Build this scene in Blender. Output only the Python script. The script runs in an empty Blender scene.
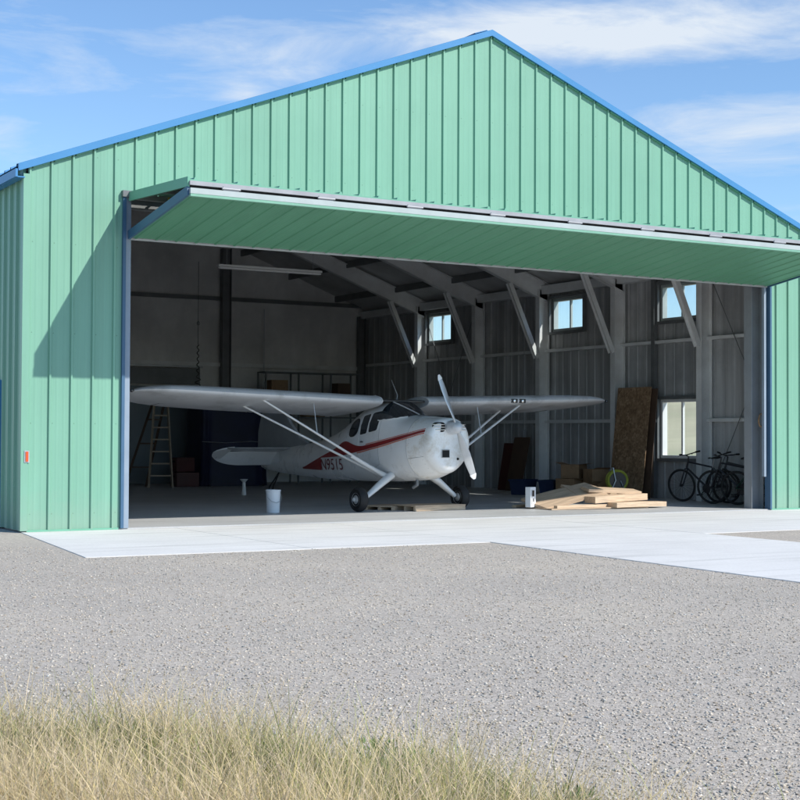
import bpy, math, random
import numpy as np
from mathutils import Vector, Matrix
random.seed(7); rng = np.random.default_rng(11)
C = bpy.context.scene.collection
scene = bpy.context.scene
PI = math.pi

# ------------------------------------------------------------------ object helpers
def tag(o, label=None, cat=None, group=None, kind=None):
    if label: o['label'] = label
    if cat: o['category'] = cat
    if group: o['group'] = group
    if kind: o['kind'] = kind
    return o
def empty(name, loc=(0, 0, 0), rz=0, parent=None):
    o = bpy.data.objects.new(name, None); C.objects.link(o)
    o.location = loc; o.rotation_euler = (0, 0, rz); o.empty_display_size = .2
    if parent: o.parent = parent
    return o

class MB:
    """collects faces; build() links ONE mesh object"""
    def __init__(s): s.v = []; s.f = []; s.m = []; s.cm = 0
    def add(s, vs, fs):
        n = len(s.v); s.v += [tuple(map(float, p)) for p in vs]
        s.f += [tuple(n + i for i in f) for f in fs]; s.m += [s.cm] * len(fs); return s
    def box(s, a, b):
        x0, y0, z0 = a; x1, y1, z1 = b
        return s.add([(x0,y0,z0),(x1,y0,z0),(x1,y1,z0),(x0,y1,z0),(x0,y0,z1),(x1,y0,z1),(x1,y1,z1),(x0,y1,z1)],
              [(0,3,2,1),(4,5,6,7),(0,1,5,4),(1,2,6,5),(2,3,7,6),(3,0,4,7)])
    def obox(s, c, sx, sy, sz, rz=0, rx=0, ry=0):
        M = Matrix.Translation(c) @ Matrix.Rotation(rz, 4, 'Z') @ Matrix.Rotation(ry, 4, 'Y') @ Matrix.Rotation(rx, 4, 'X')
        P = [M @ Vector((x*sx/2, y*sy/2, z*sz/2)) for z in (-1, 1) for x, y in ((-1,-1),(1,-1),(1,1),(-1,1))]
        return s.add(P, [(0,3,2,1),(4,5,6,7),(0,1,5,4),(1,2,6,5),(2,3,7,6),(3,0,4,7)])
    def beam(s, p, q, w, h, up=(0, 0, 1), w2=None, h2=None):
        p = Vector(p); q = Vector(q); d = (q-p).normalized(); up = Vector(up)
        a = d.cross(up)
        if a.length < 1e-4: a = d.cross(Vector((0, 1, 0)))
        a.normalize(); b = a.cross(d); w2 = w if w2 is None else w2; h2 = h if h2 is None else h2
        P = [p + a*x*w/2 + b*y*h/2 for x, y in ((-1,-1),(1,-1),(1,1),(-1,1))] + [q + a*x*w2/2 + b*y*h2/2 for x, y in ((-1,-1),(1,-1),(1,1),(-1,1))]
        return s.add(P, [(0,1,2,3),(7,6,5,4),(0,4,5,1),(1,5,6,2),(2,6,7,3),(3,7,4,0)])
    def ibeam(s, p, q, depth, width, up, t=.014, depth2=None):
        p = Vector(p); q = Vector(q); up = Vector(up); d = (q-p).normalized()
        u = (up - d*up.dot(d)).normalized(); d2 = depth if depth2 is None else depth2
        s.beam(p, q, t, depth - 2*t, u, t, d2 - 2*t)
        for k in (1, -1): s.beam(p + u*k*(depth-t)/2, q + u*k*(d2-t)/2, width, t, u)
        return s
    def tube(s, pts, r, n=8, closed=False, flat=1.0):
        pts = [Vector(p) for p in pts]; rs = r if isinstance(r, (list, tuple)) else [r]*len(pts)
        V = []; prev = None; m = len(pts)
        for i, p in enumerate(pts):
            if closed: d = (pts[(i+1) % m] - pts[i-1]).normalized()
            else: d = (pts[min(i+1, m-1)] - pts[max(i-1, 0)]).normalized()
            if prev is None:
                a = d.cross(Vector((0, 0, 1)))
                if a.length < .05: a = d.cross(Vector((0, 1, 0)))
            else: a = prev - d*prev.dot(d)
            a.normalize(); prev = a; b = d.cross(a)
            V += [p + (a*math.cos(2*PI*k/n) + b*math.sin(2*PI*k/n)*flat)*rs[i] for k in range(n)]
        F = [(i*n+k, i*n+(k+1) % n, (i+1)*n+(k+1) % n, (i+1)*n+k) for i in range(m-1) for k in range(n)]
        if closed: F += [((m-1)*n+k, (m-1)*n+(k+1) % n, (k+1) % n, k) for k in range(n)]
        else: F += [tuple(range(n))[::-1], tuple((m-1)*n+k for k in range(n))]
        return s.add(V, F)
    def lathe(s, prof, c=(0, 0, 0), axis='z', n=24):
        V = []
        for r, h in prof:
            for k in range(n):
                a = 2*PI*k/n; x, y = r*math.cos(a), r*math.sin(a)
                p = {'z': (x, y, h), 'y': (x, h, y), 'x': (h, x, y)}[axis]
                V.append((c[0]+p[0], c[1]+p[1], c[2]+p[2]))
        m = len(prof)
        F = [(i*n+k, i*n+(k+1) % n, (i+1)*n+(k+1) % n, (i+1)*n+k) for i in range(m-1) for k in range(n)]
        if prof[0][0] > 1e-3: F.append(tuple(range(n))[::-1])
        if prof[-1][0] > 1e-3: F.append(tuple((m-1)*n+k for k in range(n)))
        return s.add(V, F)
    def torus(s, c, R, r, axis='y', n=28, k=8):
        pts = []
        for i in range(n):
            a = 2*PI*i/n; x, y = R*math.cos(a), R*math.sin(a)
            p = {'z': (x, y, 0), 'y': (x, 0, y), 'x': (0, x, y)}[axis]
            pts.append((c[0]+p[0], c[1]+p[1], c[2]+p[2]))
        return s.tube(pts, r, k, closed=True)
    def prism(s, poly, z0, z1):
        n = len(poly)
        return s.add([(x, y, z0) for x, y in poly] + [(x, y, z1) for x, y in poly],
                     [tuple(range(n))[::-1], tuple(range(n, 2*n))] + [(i, (i+1) % n, n+(i+1) % n, n+i) for i in range(n)])
    def build(s, name, mats, parent=None, smooth=False, bevel=0, label=None):
        me = bpy.data.meshes.new(name); me.from_pydata(s.v, [], s.f)
        for m in (mats if isinstance(mats, (list, tuple)) else [mats]): me.materials.append(m)
        me.polygons.foreach_set('material_index', s.m)
        import bmesh
        b = bmesh.new(); b.from_mesh(me); bmesh.ops.recalc_face_normals(b, faces=b.faces); b.to_mesh(me); b.free()
        if smooth:
            me.shade_smooth()
            try: me.set_sharp_from_angle(angle=math.radians(42))
            except Exception: pass
        me.update()
        o = bpy.data.objects.new(name, me); C.objects.link(o)
        if parent: o.parent = parent
        if label: o['label'] = label
        if bevel:
            md = o.modifiers.new('Bevel', 'BEVEL'); md.width = bevel; md.segments = 2; md.limit_method = 'ANGLE'; md.angle_limit = math.radians(35)
        return o

# ------------------------------------------------------------------ materials
def NT(name):
    m = bpy.data.materials.new(name); m.use_nodes = True; t = m.node_tree
    return m, t, t.nodes['Principled BSDF']
def node(t, ty, **kw):
    n = t.nodes.new(ty)
    for k, v in kw.items():
        if k.startswith('i_'):
            key = k[2:].replace('_', ' '); n.inputs[key].default_value = v
        else: setattr(n, k, v)
    return n
def ramp(t, stops, interp='LINEAR'):
    r = t.nodes.new('ShaderNodeValToRGB'); e = r.color_ramp; e.interpolation = interp
    while len(e.elements) < len(stops): e.elements.new(.5)
    for el, (p, c) in zip(e.elements, stops):
        el.position = p; el.color = (c[0], c[1], c[2], 1) if isinstance(c, (tuple, list)) else (c, c, c, 1)
    return r
def mat(name, col, rough=.5, metal=0., var=.12, scale=3., stretch=(1, 1, 1), bump=0., bscale=40., dirt=None, dscale=1.2, dpos=(.5, .7), spec=.5, coat=0.):
    m, t, b = NT(name); L = t.links.new
    b.inputs['Roughness'].default_value = rough; b.inputs['Metallic'].default_value = metal
    b.inputs['Specular IOR Level'].default_value = spec; b.inputs['Coat Weight'].default_value = coat
    tc = node(t, 'ShaderNodeTexCoord'); mp = node(t, 'ShaderNodeMapping'); mp.inputs['Scale'].default_value = stretch
    L(tc.outputs['Object'], mp.inputs['Vector'])
    n = node(t, 'ShaderNodeTexNoise', i_Scale=scale, i_Detail=6., i_Roughness=.6); L(mp.outputs[0], n.inputs['Vector'])
    lo = tuple(c*(1-var) for c in col); hi = tuple(min(1, c*(1+var)) for c in col)
    r = ramp(t, [(.3, lo), (.7, hi)]); L(n.outputs['Fac'], r.inputs[0]); out = r.outputs[0]
    if dirt:
        n2 = node(t, 'ShaderNodeTexNoise', i_Scale=dscale, i_Detail=9., i_Roughness=.7); L(tc.outputs['Object'], n2.inputs['Vector'])
        r2 = ramp(t, [(dpos[0], 0.), (dpos[1], 1.)]); L(n2.outputs['Fac'], r2.inputs[0])
        mx = node(t, 'ShaderNodeMix', data_type='RGBA'); L(r2.outputs[0], mx.inputs[0]); L(out, mx.inputs[6])
        mx.inputs[7].default_value = (*dirt, 1); out = mx.outputs[2]
    L(out, b.inputs['Base Color'])
    rr = node(t, 'ShaderNodeMapRange'); rr.inputs['To Min'].default_value = max(0, rough-.08); rr.inputs['To Max'].default_value = min(1, rough+.1)
    L(n.outputs['Fac'], rr.inputs['Value']); L(rr.outputs[0], b.inputs['Roughness'])
    if bump:
        nb = node(t, 'ShaderNodeTexNoise', i_Scale=bscale, i_Detail=5.); L(mp.outputs[0], nb.inputs['Vector'])
        bp = node(t, 'ShaderNodeBump', i_Strength=bump, i_Distance=.02); L(nb.outputs['Fac'], bp.inputs['Height']); L(bp.outputs[0], b.inputs['Normal'])
    return m

M = {}
def siding(name, ax):
    m, t, b = NT(name); L = t.links.new; b.inputs['Specular IOR Level'].default_value = .45
    tc = node(t, 'ShaderNodeTexCoord'); sp = node(t, 'ShaderNodeSeparateXYZ'); L(tc.outputs['Object'], sp.inputs[0]); U_o = sp.outputs[ax]; Z_o = sp.outputs[2]
    def M_(op, a, b_=None, c=None):
        n = node(t, 'ShaderNodeMath', operation=op)
        for k, v_ in enumerate((a, b_, c)):
            if v_ is None: continue
            if isinstance(v_, (int, float)): n.inputs[k].default_value = v_
            else: L(v_, n.inputs[k])
        return n.outputs[0]
    mp = node(t, 'ShaderNodeMapping'); mp.inputs['Scale'].default_value = (6, 6, .35); L(tc.outputs['Object'], mp.inputs[0])
    n = node(t, 'ShaderNodeTexNoise', i_Scale=1.6, i_Detail=7., i_Roughness=.6); L(mp.outputs[0], n.inputs[0])
    r1 = ramp(t, [(.3, (.186, .390, .284)), (.7, (.206, .422, .310))]); L(n.outputs['Fac'], r1.inputs[0])
    cell = M_('FLOOR', M_('DIVIDE', M_('ADD', U_o, .7), .9144)); wn = node(t, 'ShaderNodeTexWhiteNoise', noise_dimensions='1D'); L(cell, wn.inputs['W'])
    n2 = node(t, 'ShaderNodeTexNoise', i_Scale=.8, i_Detail=8., i_Roughness=.65); L(tc.outputs['Object'], n2.inputs[0])
    tone = M_('ADD', M_('MULTIPLY_ADD', wn.outputs['Value'], .07, .94), M_('MULTIPLY_ADD', n2.outputs['Fac'], .16, -.08))
    # fixings: small dots on a 30 cm grid beside each rib, every 1.25 m in height
    fu = M_('SUBTRACT', M_('FRACT', M_('DIVIDE', M_('ADD', U_o, 10*.3048-.3602-.045+.1524), .3048)), .5)
    fz = M_('SUBTRACT', M_('FRACT', M_('DIVIDE', M_('ADD', Z_o, .38), 1.25)), .5)
    dx = M_('MULTIPLY', fu, .3048); dz = M_('MULTIPLY', fz, 1.25)
    rr_ = M_('SQRT', M_('ADD', M_('MULTIPLY', dx, dx), M_('MULTIPLY', dz, dz))); dot = M_('LESS_THAN', rr_, .0085)
    tone2 = M_('MULTIPLY', tone, M_('MULTIPLY_ADD', dot, -.35, 1.))
    mu = node(t, 'ShaderNodeVectorMath', operation='SCALE'); L(r1.outputs[0], mu.inputs[0]); L(tone2, mu.inputs['Scale'])
    n3 = node(t, 'ShaderNodeTexNoise', i_Scale=5., i_Detail=6.); L(tc.outputs['Object'], n3.inputs[0])
    dust = M_('MULTIPLY', M_('SUBTRACT', 1., M_('MINIMUM', 1., M_('DIVIDE', Z_o, M_('MULTIPLY_ADD', n3.outputs['Fac'], .9, .08)))), .38)
    mx = node(t, 'ShaderNodeMix', data_type='RGBA'); L(M_('MAXIMUM', dust, 0.), mx.inputs[0]); L(mu.outputs[0], mx.inputs[6]); mx.inputs[7].default_value = (.30, .36, .29, 1)
    L(mx.outputs[2], b.inputs['Base Color'])
    rg_ = node(t, 'ShaderNodeMapRange'); rg_.inputs['To Min'].default_value = .36; rg_.inputs['To Max'].default_value = .52; L(n2.outputs['Fac'], rg_.inputs['Value']); L(rg_.outputs[0], b.inputs['Roughness'])
    nb = node(t, 'ShaderNodeTexNoise', i_Scale=1.1, i_Detail=3.); L(tc.outputs['Object'], nb.inputs[0])
    bp = node(t, 'ShaderNodeBump', i_Strength=.25, i_Distance=.02); L(nb.outputs['Fac'], bp.inputs['Height']); L(bp.outputs[0], b.inputs['Normal'])
    return m
M['green'] = siding('green_sheet_paint', 0); M['green_side'] = siding('green_side_sheet_paint', 1)
M['green_under_shade'] = mat('green_door_sheet_shade', (.10, .285, .175), .45, var=.06, scale=1.6, stretch=(3, .4, 3))  # sheet green darkened: underside shade of the raised door put into the colour
M['green_dark'] = mat('green_trim_paint', (.16, .40, .28), .45, var=.06)
M['blue'] = mat('blue_trim_paint', (.05, .225, .47), .4, var=.06, scale=1.2)
M['bluegrey'] = mat('blue_grey_jamb_paint', (.05, .12, .21), .45, var=.08)
M['liner'] = mat('grey_wall_backing', (.44, .445, .45), .38, var=.42, scale=1.5, stretch=(2.6, 2.6, .10), bump=.25, bscale=1.5, dirt=(.27, .28, .29), dscale=.7, dpos=(.45, .75))
M['insul'] = mat('grey_insulation_facing', (.74, .73, .715), .5, var=.14, scale=1.1, stretch=(1.6, 1.6, .5), bump=.5, bscale=1.3, dirt=(.52, .52, .515), dscale=.6, dpos=(.4, .75))
M['roofin'] = mat('roof_insulation', (.54, .54, .54), .5, var=.2, scale=1.2, bump=.5, bscale=1.6)
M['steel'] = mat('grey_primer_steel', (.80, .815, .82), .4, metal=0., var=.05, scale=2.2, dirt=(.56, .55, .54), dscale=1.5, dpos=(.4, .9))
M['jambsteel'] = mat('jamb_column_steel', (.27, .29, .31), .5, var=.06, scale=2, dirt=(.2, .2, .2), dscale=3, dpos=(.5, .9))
M['galv'] = mat('galvanised_steel', (.46, .475, .50), .4, metal=.3, var=.12, scale=6, dirt=(.42, .42, .42), dscale=4)
M['guide'] = mat('pale_blue_guide_paint', (.25, .31, .38), .45, var=.1, scale=2)
M['darksteel'] = mat('dark_girt_steel', (.17, .18, .185), .5, metal=.2, var=.15)
M['white'] = mat('white_paint', (.78, .78, .77), .35, var=.04, scale=2)
M['railgrey'] = mat('grey_rail', (.33, .34, .36), .45, var=.12, scale=4)
M['railwhite'] = mat('weathered_white_rail', (.40, .455, .45), .45, var=.08, scale=3)
M['planewhite'] = mat('aircraft_white_paint', (.78, .79, .80), .28, var=.05, scale=2.2, dirt=(.71, .70, .67), dscale=1.3, dpos=(.4, .9), coat=.25)
M['cowlwhite'] = mat('cowling_white_paint', (.86, .855, .84), .3, var=.04, scale=3, dirt=(.56, .50, .41), dscale=3.0, dpos=(.50, .72), coat=.2)
M['silver'] = mat('wing_silver_grey_paint', (.62, .635, .66), .34, metal=.12, var=.06, scale=1.6, dirt=(.38, .39, .40), dscale=1.5, coat=.2)
M['red'] = mat('dark_red_stripe_paint', (.26, .022, .022), .35, var=.1)
M['pink'] = mat('salmon_pinstripe_paint', (.62, .16, .10), .35, var=.05)
M['maroon'] = mat('maroon_lettering_paint', (.17, .025, .03), .4, var=.1)
M['black'] = mat('black_rubber', (.018, .018, .019), .7, var=.2, scale=9)
M['blackgloss'] = mat('black_gloss', (.012, .012, .014), .3, var=.1)
M['void'] = mat('dark_opening', (.006, .006, .006), .8, var=.1)
M['chrome'] = mat('polished_metal', (.75, .76, .78), .2, metal=.9, var=.05)
M['alu'] = mat('brushed_aluminium', (.50, .51, .52), .33, metal=.55, var=.08, scale=8)
M['navy'] = mat('navy_tarpaulin', (.010, .012, .040), .6, var=.35, scale=2, bump=.6, bscale=4)
M['navybin'] = mat('dark_blue_plastic', (.02, .035, .09), .4, var=.1)
M['wood'] = mat('pine_wood', (.60, .45, .31), .6, var=.24, scale=5, stretch=(.7, 9, 9), bump=.1, bscale=30)
M['ply'] = mat('plywood_face', (.52, .385, .265), .6, var=.24, scale=3, stretch=(.7, 8, 8), bump=.08)
M['ladderwood'] = mat('ladder_wood', (.42, .33, .24), .6, var=.15, scale=10)
M['paledoor'] = mat('pale_grey_panel', (.20, .235, .26), .5, var=.08, scale=1)
M['cardboard'] = mat('cardboard', (.30, .185, .10), .75, var=.15, scale=6, dirt=(.18, .11, .06), dscale=4)
M['brownboard'] = mat('brown_hardboard', (.10, .06, .04), .6, var=.15, scale=5)
M['darkred'] = mat('dark_red_plastic', (.07, .015, .012), .5, var=.2)
M['lime'] = mat('yellow_green_plastic', (.42, .44, .05), .45, var=.1)
M['plasticwhite'] = mat('white_plastic', (.80, .82, .84), .4, var=.03)
M['orange'] = mat('orange_red_plastic', (.62, .09, .02), .4, var=.05)
M['tube'] = mat('lamp_tube_housing', (.62, .63, .62), .5, var=.04)
M['greenpail'] = mat('dull_green_plastic', (.07, .13, .09), .5, var=.1)
M['yellow'] = mat('yellow_strap', (.50, .40, .04), .6, var=.1)
M['soil'] = mat('dry_soil', (.20, .16, .10), .9, var=.35, scale=9, bump=.8, bscale=30)

def osb():
    m, t, b = NT('oriented_strand_board'); L = t.links.new; b.inputs['Roughness'].default_value = .75
    tc = node(t, 'ShaderNodeTexCoord'); mp = node(t, 'ShaderNodeMapping'); mp.inputs['Scale'].default_value = (1, 1.0, 1.0)
    L(tc.outputs['Object'], mp.inputs[0])
    v = node(t, 'ShaderNodeTexVoronoi', i_Scale=22.); L(mp.outputs[0], v.inputs['Vector'])
    n = node(t, 'ShaderNodeTexNoise', i_Scale=5., i_Detail=8.); L(mp.outputs[0], n.inputs['Vector'])
    h = node(t, 'ShaderNodeSeparateColor'); L(v.outputs['Color'], h.inputs[0])
    r = ramp(t, [(0, (.20, .12, .065)), (.45, (.29, .18, .10)), (.8, (.355, .23, .135)), (1, (.43, .29, .18))]); 
    mx = node(t, 'ShaderNodeMath', operation='ADD'); L(h.outputs[0], mx.inputs[0])
    m2 = node(t, 'ShaderNodeMath', operation='MULTIPLY_ADD'); L(n.outputs['Fac'], m2.inputs[0]); m2.inputs[1].default_value = 1.2; m2.inputs[2].default_value = -.6
    L(m2.outputs[0], mx.inputs[1]); L(mx.outputs[0], r.inputs[0]); L(r.outputs[0], b.inputs['Base Color'])
    return m
M['osb'] = osb()

def glass(name, col=(.86, .92, .93), a=.10):
    m, t, b = NT(name); t.nodes.remove(b); L = t.links.new; o = t.nodes['Material Output']
    tr = node(t, 'ShaderNodeBsdfTransparent'); tr.inputs[0].default_value = (*col, 1)
    gl = node(t, 'ShaderNodeBsdfGlossy'); gl.inputs['Roughness'].default_value = .04
    mx = node(t, 'ShaderNodeMixShader'); n = node(t, 'ShaderNodeTexNoise', i_Scale=3.)
    r = ramp(t, [(.3, a*.7), (.7, a*1.4)]); L(n.outputs['Fac'], r.inputs[0]); L(r.outputs[0], mx.inputs[0])
    L(tr.outputs[0], mx.inputs[1]); L(gl.outputs[0], mx.inputs[2]); L(mx.outputs[0], o.inputs['Surface'])
    return m
M['glass'] = glass('window_glass')
M['cabinglass'] = mat('tinted_cabin_glazing', (.022, .028, .034), .06, var=.5, scale=2.5, spec=.8)

def concrete(name, c0, c1, stain, crack=False, joints=None):
    m, t, b = NT(name); L = t.links.new; b.inputs['Roughness'].default_value = .8
    tc = node(t, 'ShaderNodeTexCoord')
    n = node(t, 'ShaderNodeTexNoise', i_Scale=.7, i_Detail=10., i_Roughness=.65); L(tc.outputs['Object'], n.inputs[0])
    n2 = node(t, 'ShaderNodeTexNoise', i_Scale=30., i_Detail=4.); L(tc.outputs['Object'], n2.inputs[0])
    mp = node(t, 'ShaderNodeMapping'); mp.inputs['Scale'].default_value = (.25, 3, 1); L(tc.outputs['Object'], mp.inputs[0])
    n3 = node(t, 'ShaderNodeTexNoise', i_Scale=1.4, i_Detail=6.); L(mp.outputs[0], n3.inputs[0])
    r = ramp(t, [(.3, c0), (.7, c1)]); L(n.outputs['Fac'], r.inputs[0])
    r3 = ramp(t, [(.52, 0.), (.75, 1.)]); L(n3.outputs['Fac'], r3.inputs[0])
    mx = node(t, 'ShaderNodeMix', data_type='RGBA'); L(r3.outputs[0], mx.inputs[0]); L(r.outputs[0], mx.inputs[6]); mx.inputs[7].default_value = (*stain, 1)
    mu = node(t, 'ShaderNodeMix', data_type='RGBA', blend_type='MULTIPLY'); mu.inputs[0].default_value = 1.
    r2 = ramp(t, [(.3, .9), (.7, 1.)]); L(n2.outputs['Fac'], r2.inputs[0]); L(mx.outputs[2], mu.inputs[6]); L(r2.outputs[0], mu.inputs[7])
    L(mu.outputs[2], b.inputs['Base Color'])
    bp = node(t, 'ShaderNodeBump', i_Strength=.2, i_Distance=.01); L(n2.outputs['Fac'], bp.inputs['Height']); L(bp.outputs[0], b.inputs['Normal'])
    return m, b
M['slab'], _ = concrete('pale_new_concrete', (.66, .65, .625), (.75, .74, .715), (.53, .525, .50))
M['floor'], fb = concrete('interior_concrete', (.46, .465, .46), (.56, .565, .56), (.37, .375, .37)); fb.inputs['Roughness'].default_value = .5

def gravel():
    m, t, b = NT('crushed_gravel'); L = t.links.new; b.inputs['Roughness'].default_value = .9
    tc = node(t, 'ShaderNodeTexCoord')
    nd = node(t, 'ShaderNodeTexNoise', i_Scale=30., i_Detail=2.); L(tc.outputs['Object'], nd.inputs[0])
    ad = node(t, 'ShaderNodeMix', data_type='VECTOR'); ad.inputs[0].default_value = .012; L(tc.outputs['Object'], ad.inputs[4]); L(nd.outputs['Color'], ad.inputs[5])
    v = node(t, 'ShaderNodeTexVoronoi', i_Scale=60.); L(ad.outputs[1], v.inputs['Vector'])
    v2 = node(t, 'ShaderNodeTexVoronoi', i_Scale=130.); L(ad.outputs[1], v2.inputs['Vector'])
    s = node(t, 'ShaderNodeSeparateColor'); L(v.outputs['Color'], s.inputs[0])
    s2 = node(t, 'ShaderNodeSeparateColor'); L(v2.outputs['Color'], s2.inputs[0])
    av = node(t, 'ShaderNodeMix'); av.inputs[0].default_value = .4; L(s.outputs[0], av.inputs[2]); L(s2.outputs[0], av.inputs[3])
    r = ramp(t, [(.08, (.26, .232, .20)), (.35, (.405, .367, .318)), (.55, (.455, .413, .358)), (.75, (.505, .457, .392)), (.95, (.67, .615, .545))]); L(av.outputs[0], r.inputs[0])
    n = node(t, 'ShaderNodeTexNoise', i_Scale=.35, i_Detail=8., i_Roughness=.6); L(tc.outputs['Object'], n.inputs[0])
    r2 = ramp(t, [(.3, (.86, .86, .86)), (.5, (.97, .96, .95)), (.7, (1.06, 1.04, 1.0))]); L(n.outputs['Fac'], r2.inputs[0])
    mu = node(t, 'ShaderNodeMix', data_type='RGBA', blend_type='MULTIPLY'); mu.inputs[0].default_value = 1.; L(r.outputs[0], mu.inputs[6]); L(r2.outputs[0], mu.inputs[7])
    L(mu.outputs[2], b.inputs['Base Color'])
    bp = node(t, 'ShaderNodeBump', i_Strength=.35, i_Distance=.007, invert=True); L(v.outputs['Distance'], bp.inputs['Height'])
    bp2 = node(t, 'ShaderNodeBump', i_Strength=.25, i_Distance=.004, invert=True); L(v2.outputs['Distance'], bp2.inputs['Height']); L(bp.outputs[0], bp2.inputs['Normal'])
    L(bp2.outputs[0], b.inputs['Normal'])
    return m
M['gravel'] = gravel()
M['field'] = mat('dry_grass_field', (.36, .30, .16), .95, var=.3, scale=.25, dirt=(.25, .26, .12), dscale=.06, bump=.5, bscale=3)
def vcol(name, rough=.8, transl=False):
    m, t, b = NT(name); L = t.links.new; a = node(t, 'ShaderNodeAttribute', attribute_name='tint')
    b.inputs['Roughness'].default_value = rough; L(a.outputs['Color'], b.inputs['Base Color'])
    if transl:
        o = t.nodes['Material Output']; tr = node(t, 'ShaderNodeBsdfTranslucent'); L(a.outputs['Color'], tr.inputs[0])
        mx = node(t, 'ShaderNodeMixShader'); mx.inputs[0].default_value = .4; L(b.outputs[0], mx.inputs[1]); L(tr.outputs[0], mx.inputs[2]); L(mx.outputs[0], o.inputs['Surface'])
    return m
M['blade'] = vcol('grass_blades', .7, True); M['stone'] = vcol('loose_stone', .85)

# ------------------------------------------------------------------ camera (solved from the photograph's geometry)
cam = bpy.data.cameras.new('camera'); co = bpy.data.objects.new('camera', cam); C.objects.link(co); scene.camera = co
R_ = Vector((.86200727, -.50687614, .00447673)); U_ = Vector((-.01613651, -.01861288, .99969654)); F_ = Vector((.506639, .86181793, .02422365))
mw = Matrix.Identity(4)
for i in range(3): mw[i][0] = R_[i]; mw[i][1] = U_[i]; mw[i][2] = -F_[i]
mw[0][3], mw[1][3], mw[2][3] = -5.7261, -19.9142, 1.3483
co.matrix_world = mw
cam.sensor_width = 36; cam.lens = 1465.8/800*36; cam.clip_start = .05; cam.clip_end = 3000

# ------------------------------------------------------------------ light
tosun = Vector((1.31, -2.23, 2.22)).normalized()
sl = bpy.data.lights.new('sun', 'SUN'); sl.energy = 5.0; sl.angle = math.radians(.53); sl.color = (1., .955, .88)
so = bpy.data.objects.new('sun', sl); C.objects.link(so); so.rotation_euler = tosun.to_track_quat('Z', 'Y').to_euler(); so.location = (20, -40, 40)
w = bpy.data.worlds.new('World'); scene.world = w; w.use_nodes = True; t = w.node_tree; L = t.links.new
bg = t.nodes['Background']; sky = node(t, 'ShaderNodeTexSky', sky_type='NISHITA'); sky.sun_disc = False
sky.sun_elevation = math.asin(tosun.z); sky.sun_rotation = math.atan2(tosun.x, tosun.y); sky.altitude = 1200; sky.air_density = 1.15; sky.dust_density = .4; sky.ozone_density = 3.5
tc = node(t, 'ShaderNodeTexCoord')
def az_el(px, py):
    d = F_ + R_*((px-400)/1465.8) + U_*((400-py)/1465.8); d.normalize(); return d
mp = node(t, 'ShaderNodeMapping'); mp.inputs['Scale'].default_value = (1, 1, 4.2); mp.inputs['Rotation'].default_value = (0, .06, .1); L(tc.outputs['Generated'], mp.inputs[0])
n1 = node(t, 'ShaderNodeTexNoise', i_Scale=9., i_Detail=9., i_Roughness=.62, i_Distortion=.4); L(mp.outputs[0], n1.inputs[0])
n2 = node(t, 'ShaderNodeTexNoise', i_Scale=3.1, i_Detail=4.); L(mp.outputs[0], n2.inputs[0])
base = node(t, 'ShaderNodeMath', operation='MULTIPLY_ADD'); L(n2.outputs['Fac'], base.inputs[0]); base.inputs[1].default_value = .35; base.inputs[2].default_value = -.335
acc = base.outputs[0]
# cloud banks, each a soft ellipsoid of directions
for px, py, sx, sy, amp in ((760, 8, .12, .016, .42), (640, 40, .11, .013, .34), (560, 30, .06, .012, .26), (780, 112, .07, .012, .34), (740, 152, .09, .016, .30),
                            (280, 62, .035, .014, .26), (200, 48, .035, .01, .20), (150, 70, .05, .012, .18), (20, 12, .03, .012, .20), (248, 97, .012, .006, .42), (425, 38, .05, .012, .24), (5, 135, .02, .012, .30), (-400, 60, .15, .03, .3), (1400, 90, .15, .03, .3)):
    d = az_el(px, py)
    sb = node(t, 'ShaderNodeVectorMath', operation='SUBTRACT'); L(tc.outputs['Generated'], sb.inputs[0]); sb.inputs[1].default_value = d
    sc = node(t, 'ShaderNodeVectorMath', operation='MULTIPLY'); L(sb.outputs[0], sc.inputs[0]); sc.inputs[1].default_value = (1/sx, 1/sx, 1/sy)
    ln = node(t, 'ShaderNodeVectorMath', operation='DOT_PRODUCT'); L(sc.outputs[0], ln.inputs[0]); L(sc.outputs[0], ln.inputs[1])
    ng = node(t, 'ShaderNodeMath', operation='MULTIPLY'); L(ln.outputs['Value'], ng.inputs[0]); ng.inputs[1].default_value = -.5
    ex = node(t, 'ShaderNodeMath', operation='EXPONENT'); L(ng.outputs[0], ex.inputs[0])
    ma = node(t, 'ShaderNodeMath', operation='MULTIPLY_ADD'); L(ex.outputs[0], ma.inputs[0]); ma.inputs[1].default_value = amp*.60; L(acc, ma.inputs[2]); acc = ma.outputs[0]
ad = node(t, 'ShaderNodeMath', operation='ADD'); L(n1.outputs['Fac'], ad.inputs[0]); L(acc, ad.inputs[1])
cr = ramp(t, [(.44, 0.), (.60, .30), (.84, .95)]); L(ad.outputs[0], cr.inputs[0])
tint = node(t, 'ShaderNodeMix', data_type='RGBA', blend_type='MULTIPLY'); tint.inputs[0].default_value = 1.; L(sky.outputs[0], tint.inputs[6]); tint.inputs[7].default_value = (1.02, 1.12, 1.20, 1)
cm = node(t, 'ShaderNodeMix', data_type='RGBA'); L(cr.outputs[0], cm.inputs[0]); L(tint.outputs[2], cm.inputs[6]); cm.inputs[7].default_value = (5.2, 5.7, 6.3, 1)
L(cm.outputs[2], bg.inputs[0]); bg.inputs[1].default_value = .15
scene.view_settings.view_transform = 'Standard'; scene.view_settings.look = 'None'; scene.view_settings.exposure = 0
scene.render.engine = 'CYCLES'; scene.cycles.max_bounces = 8; scene.cycles.diffuse_bounces = 7

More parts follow.
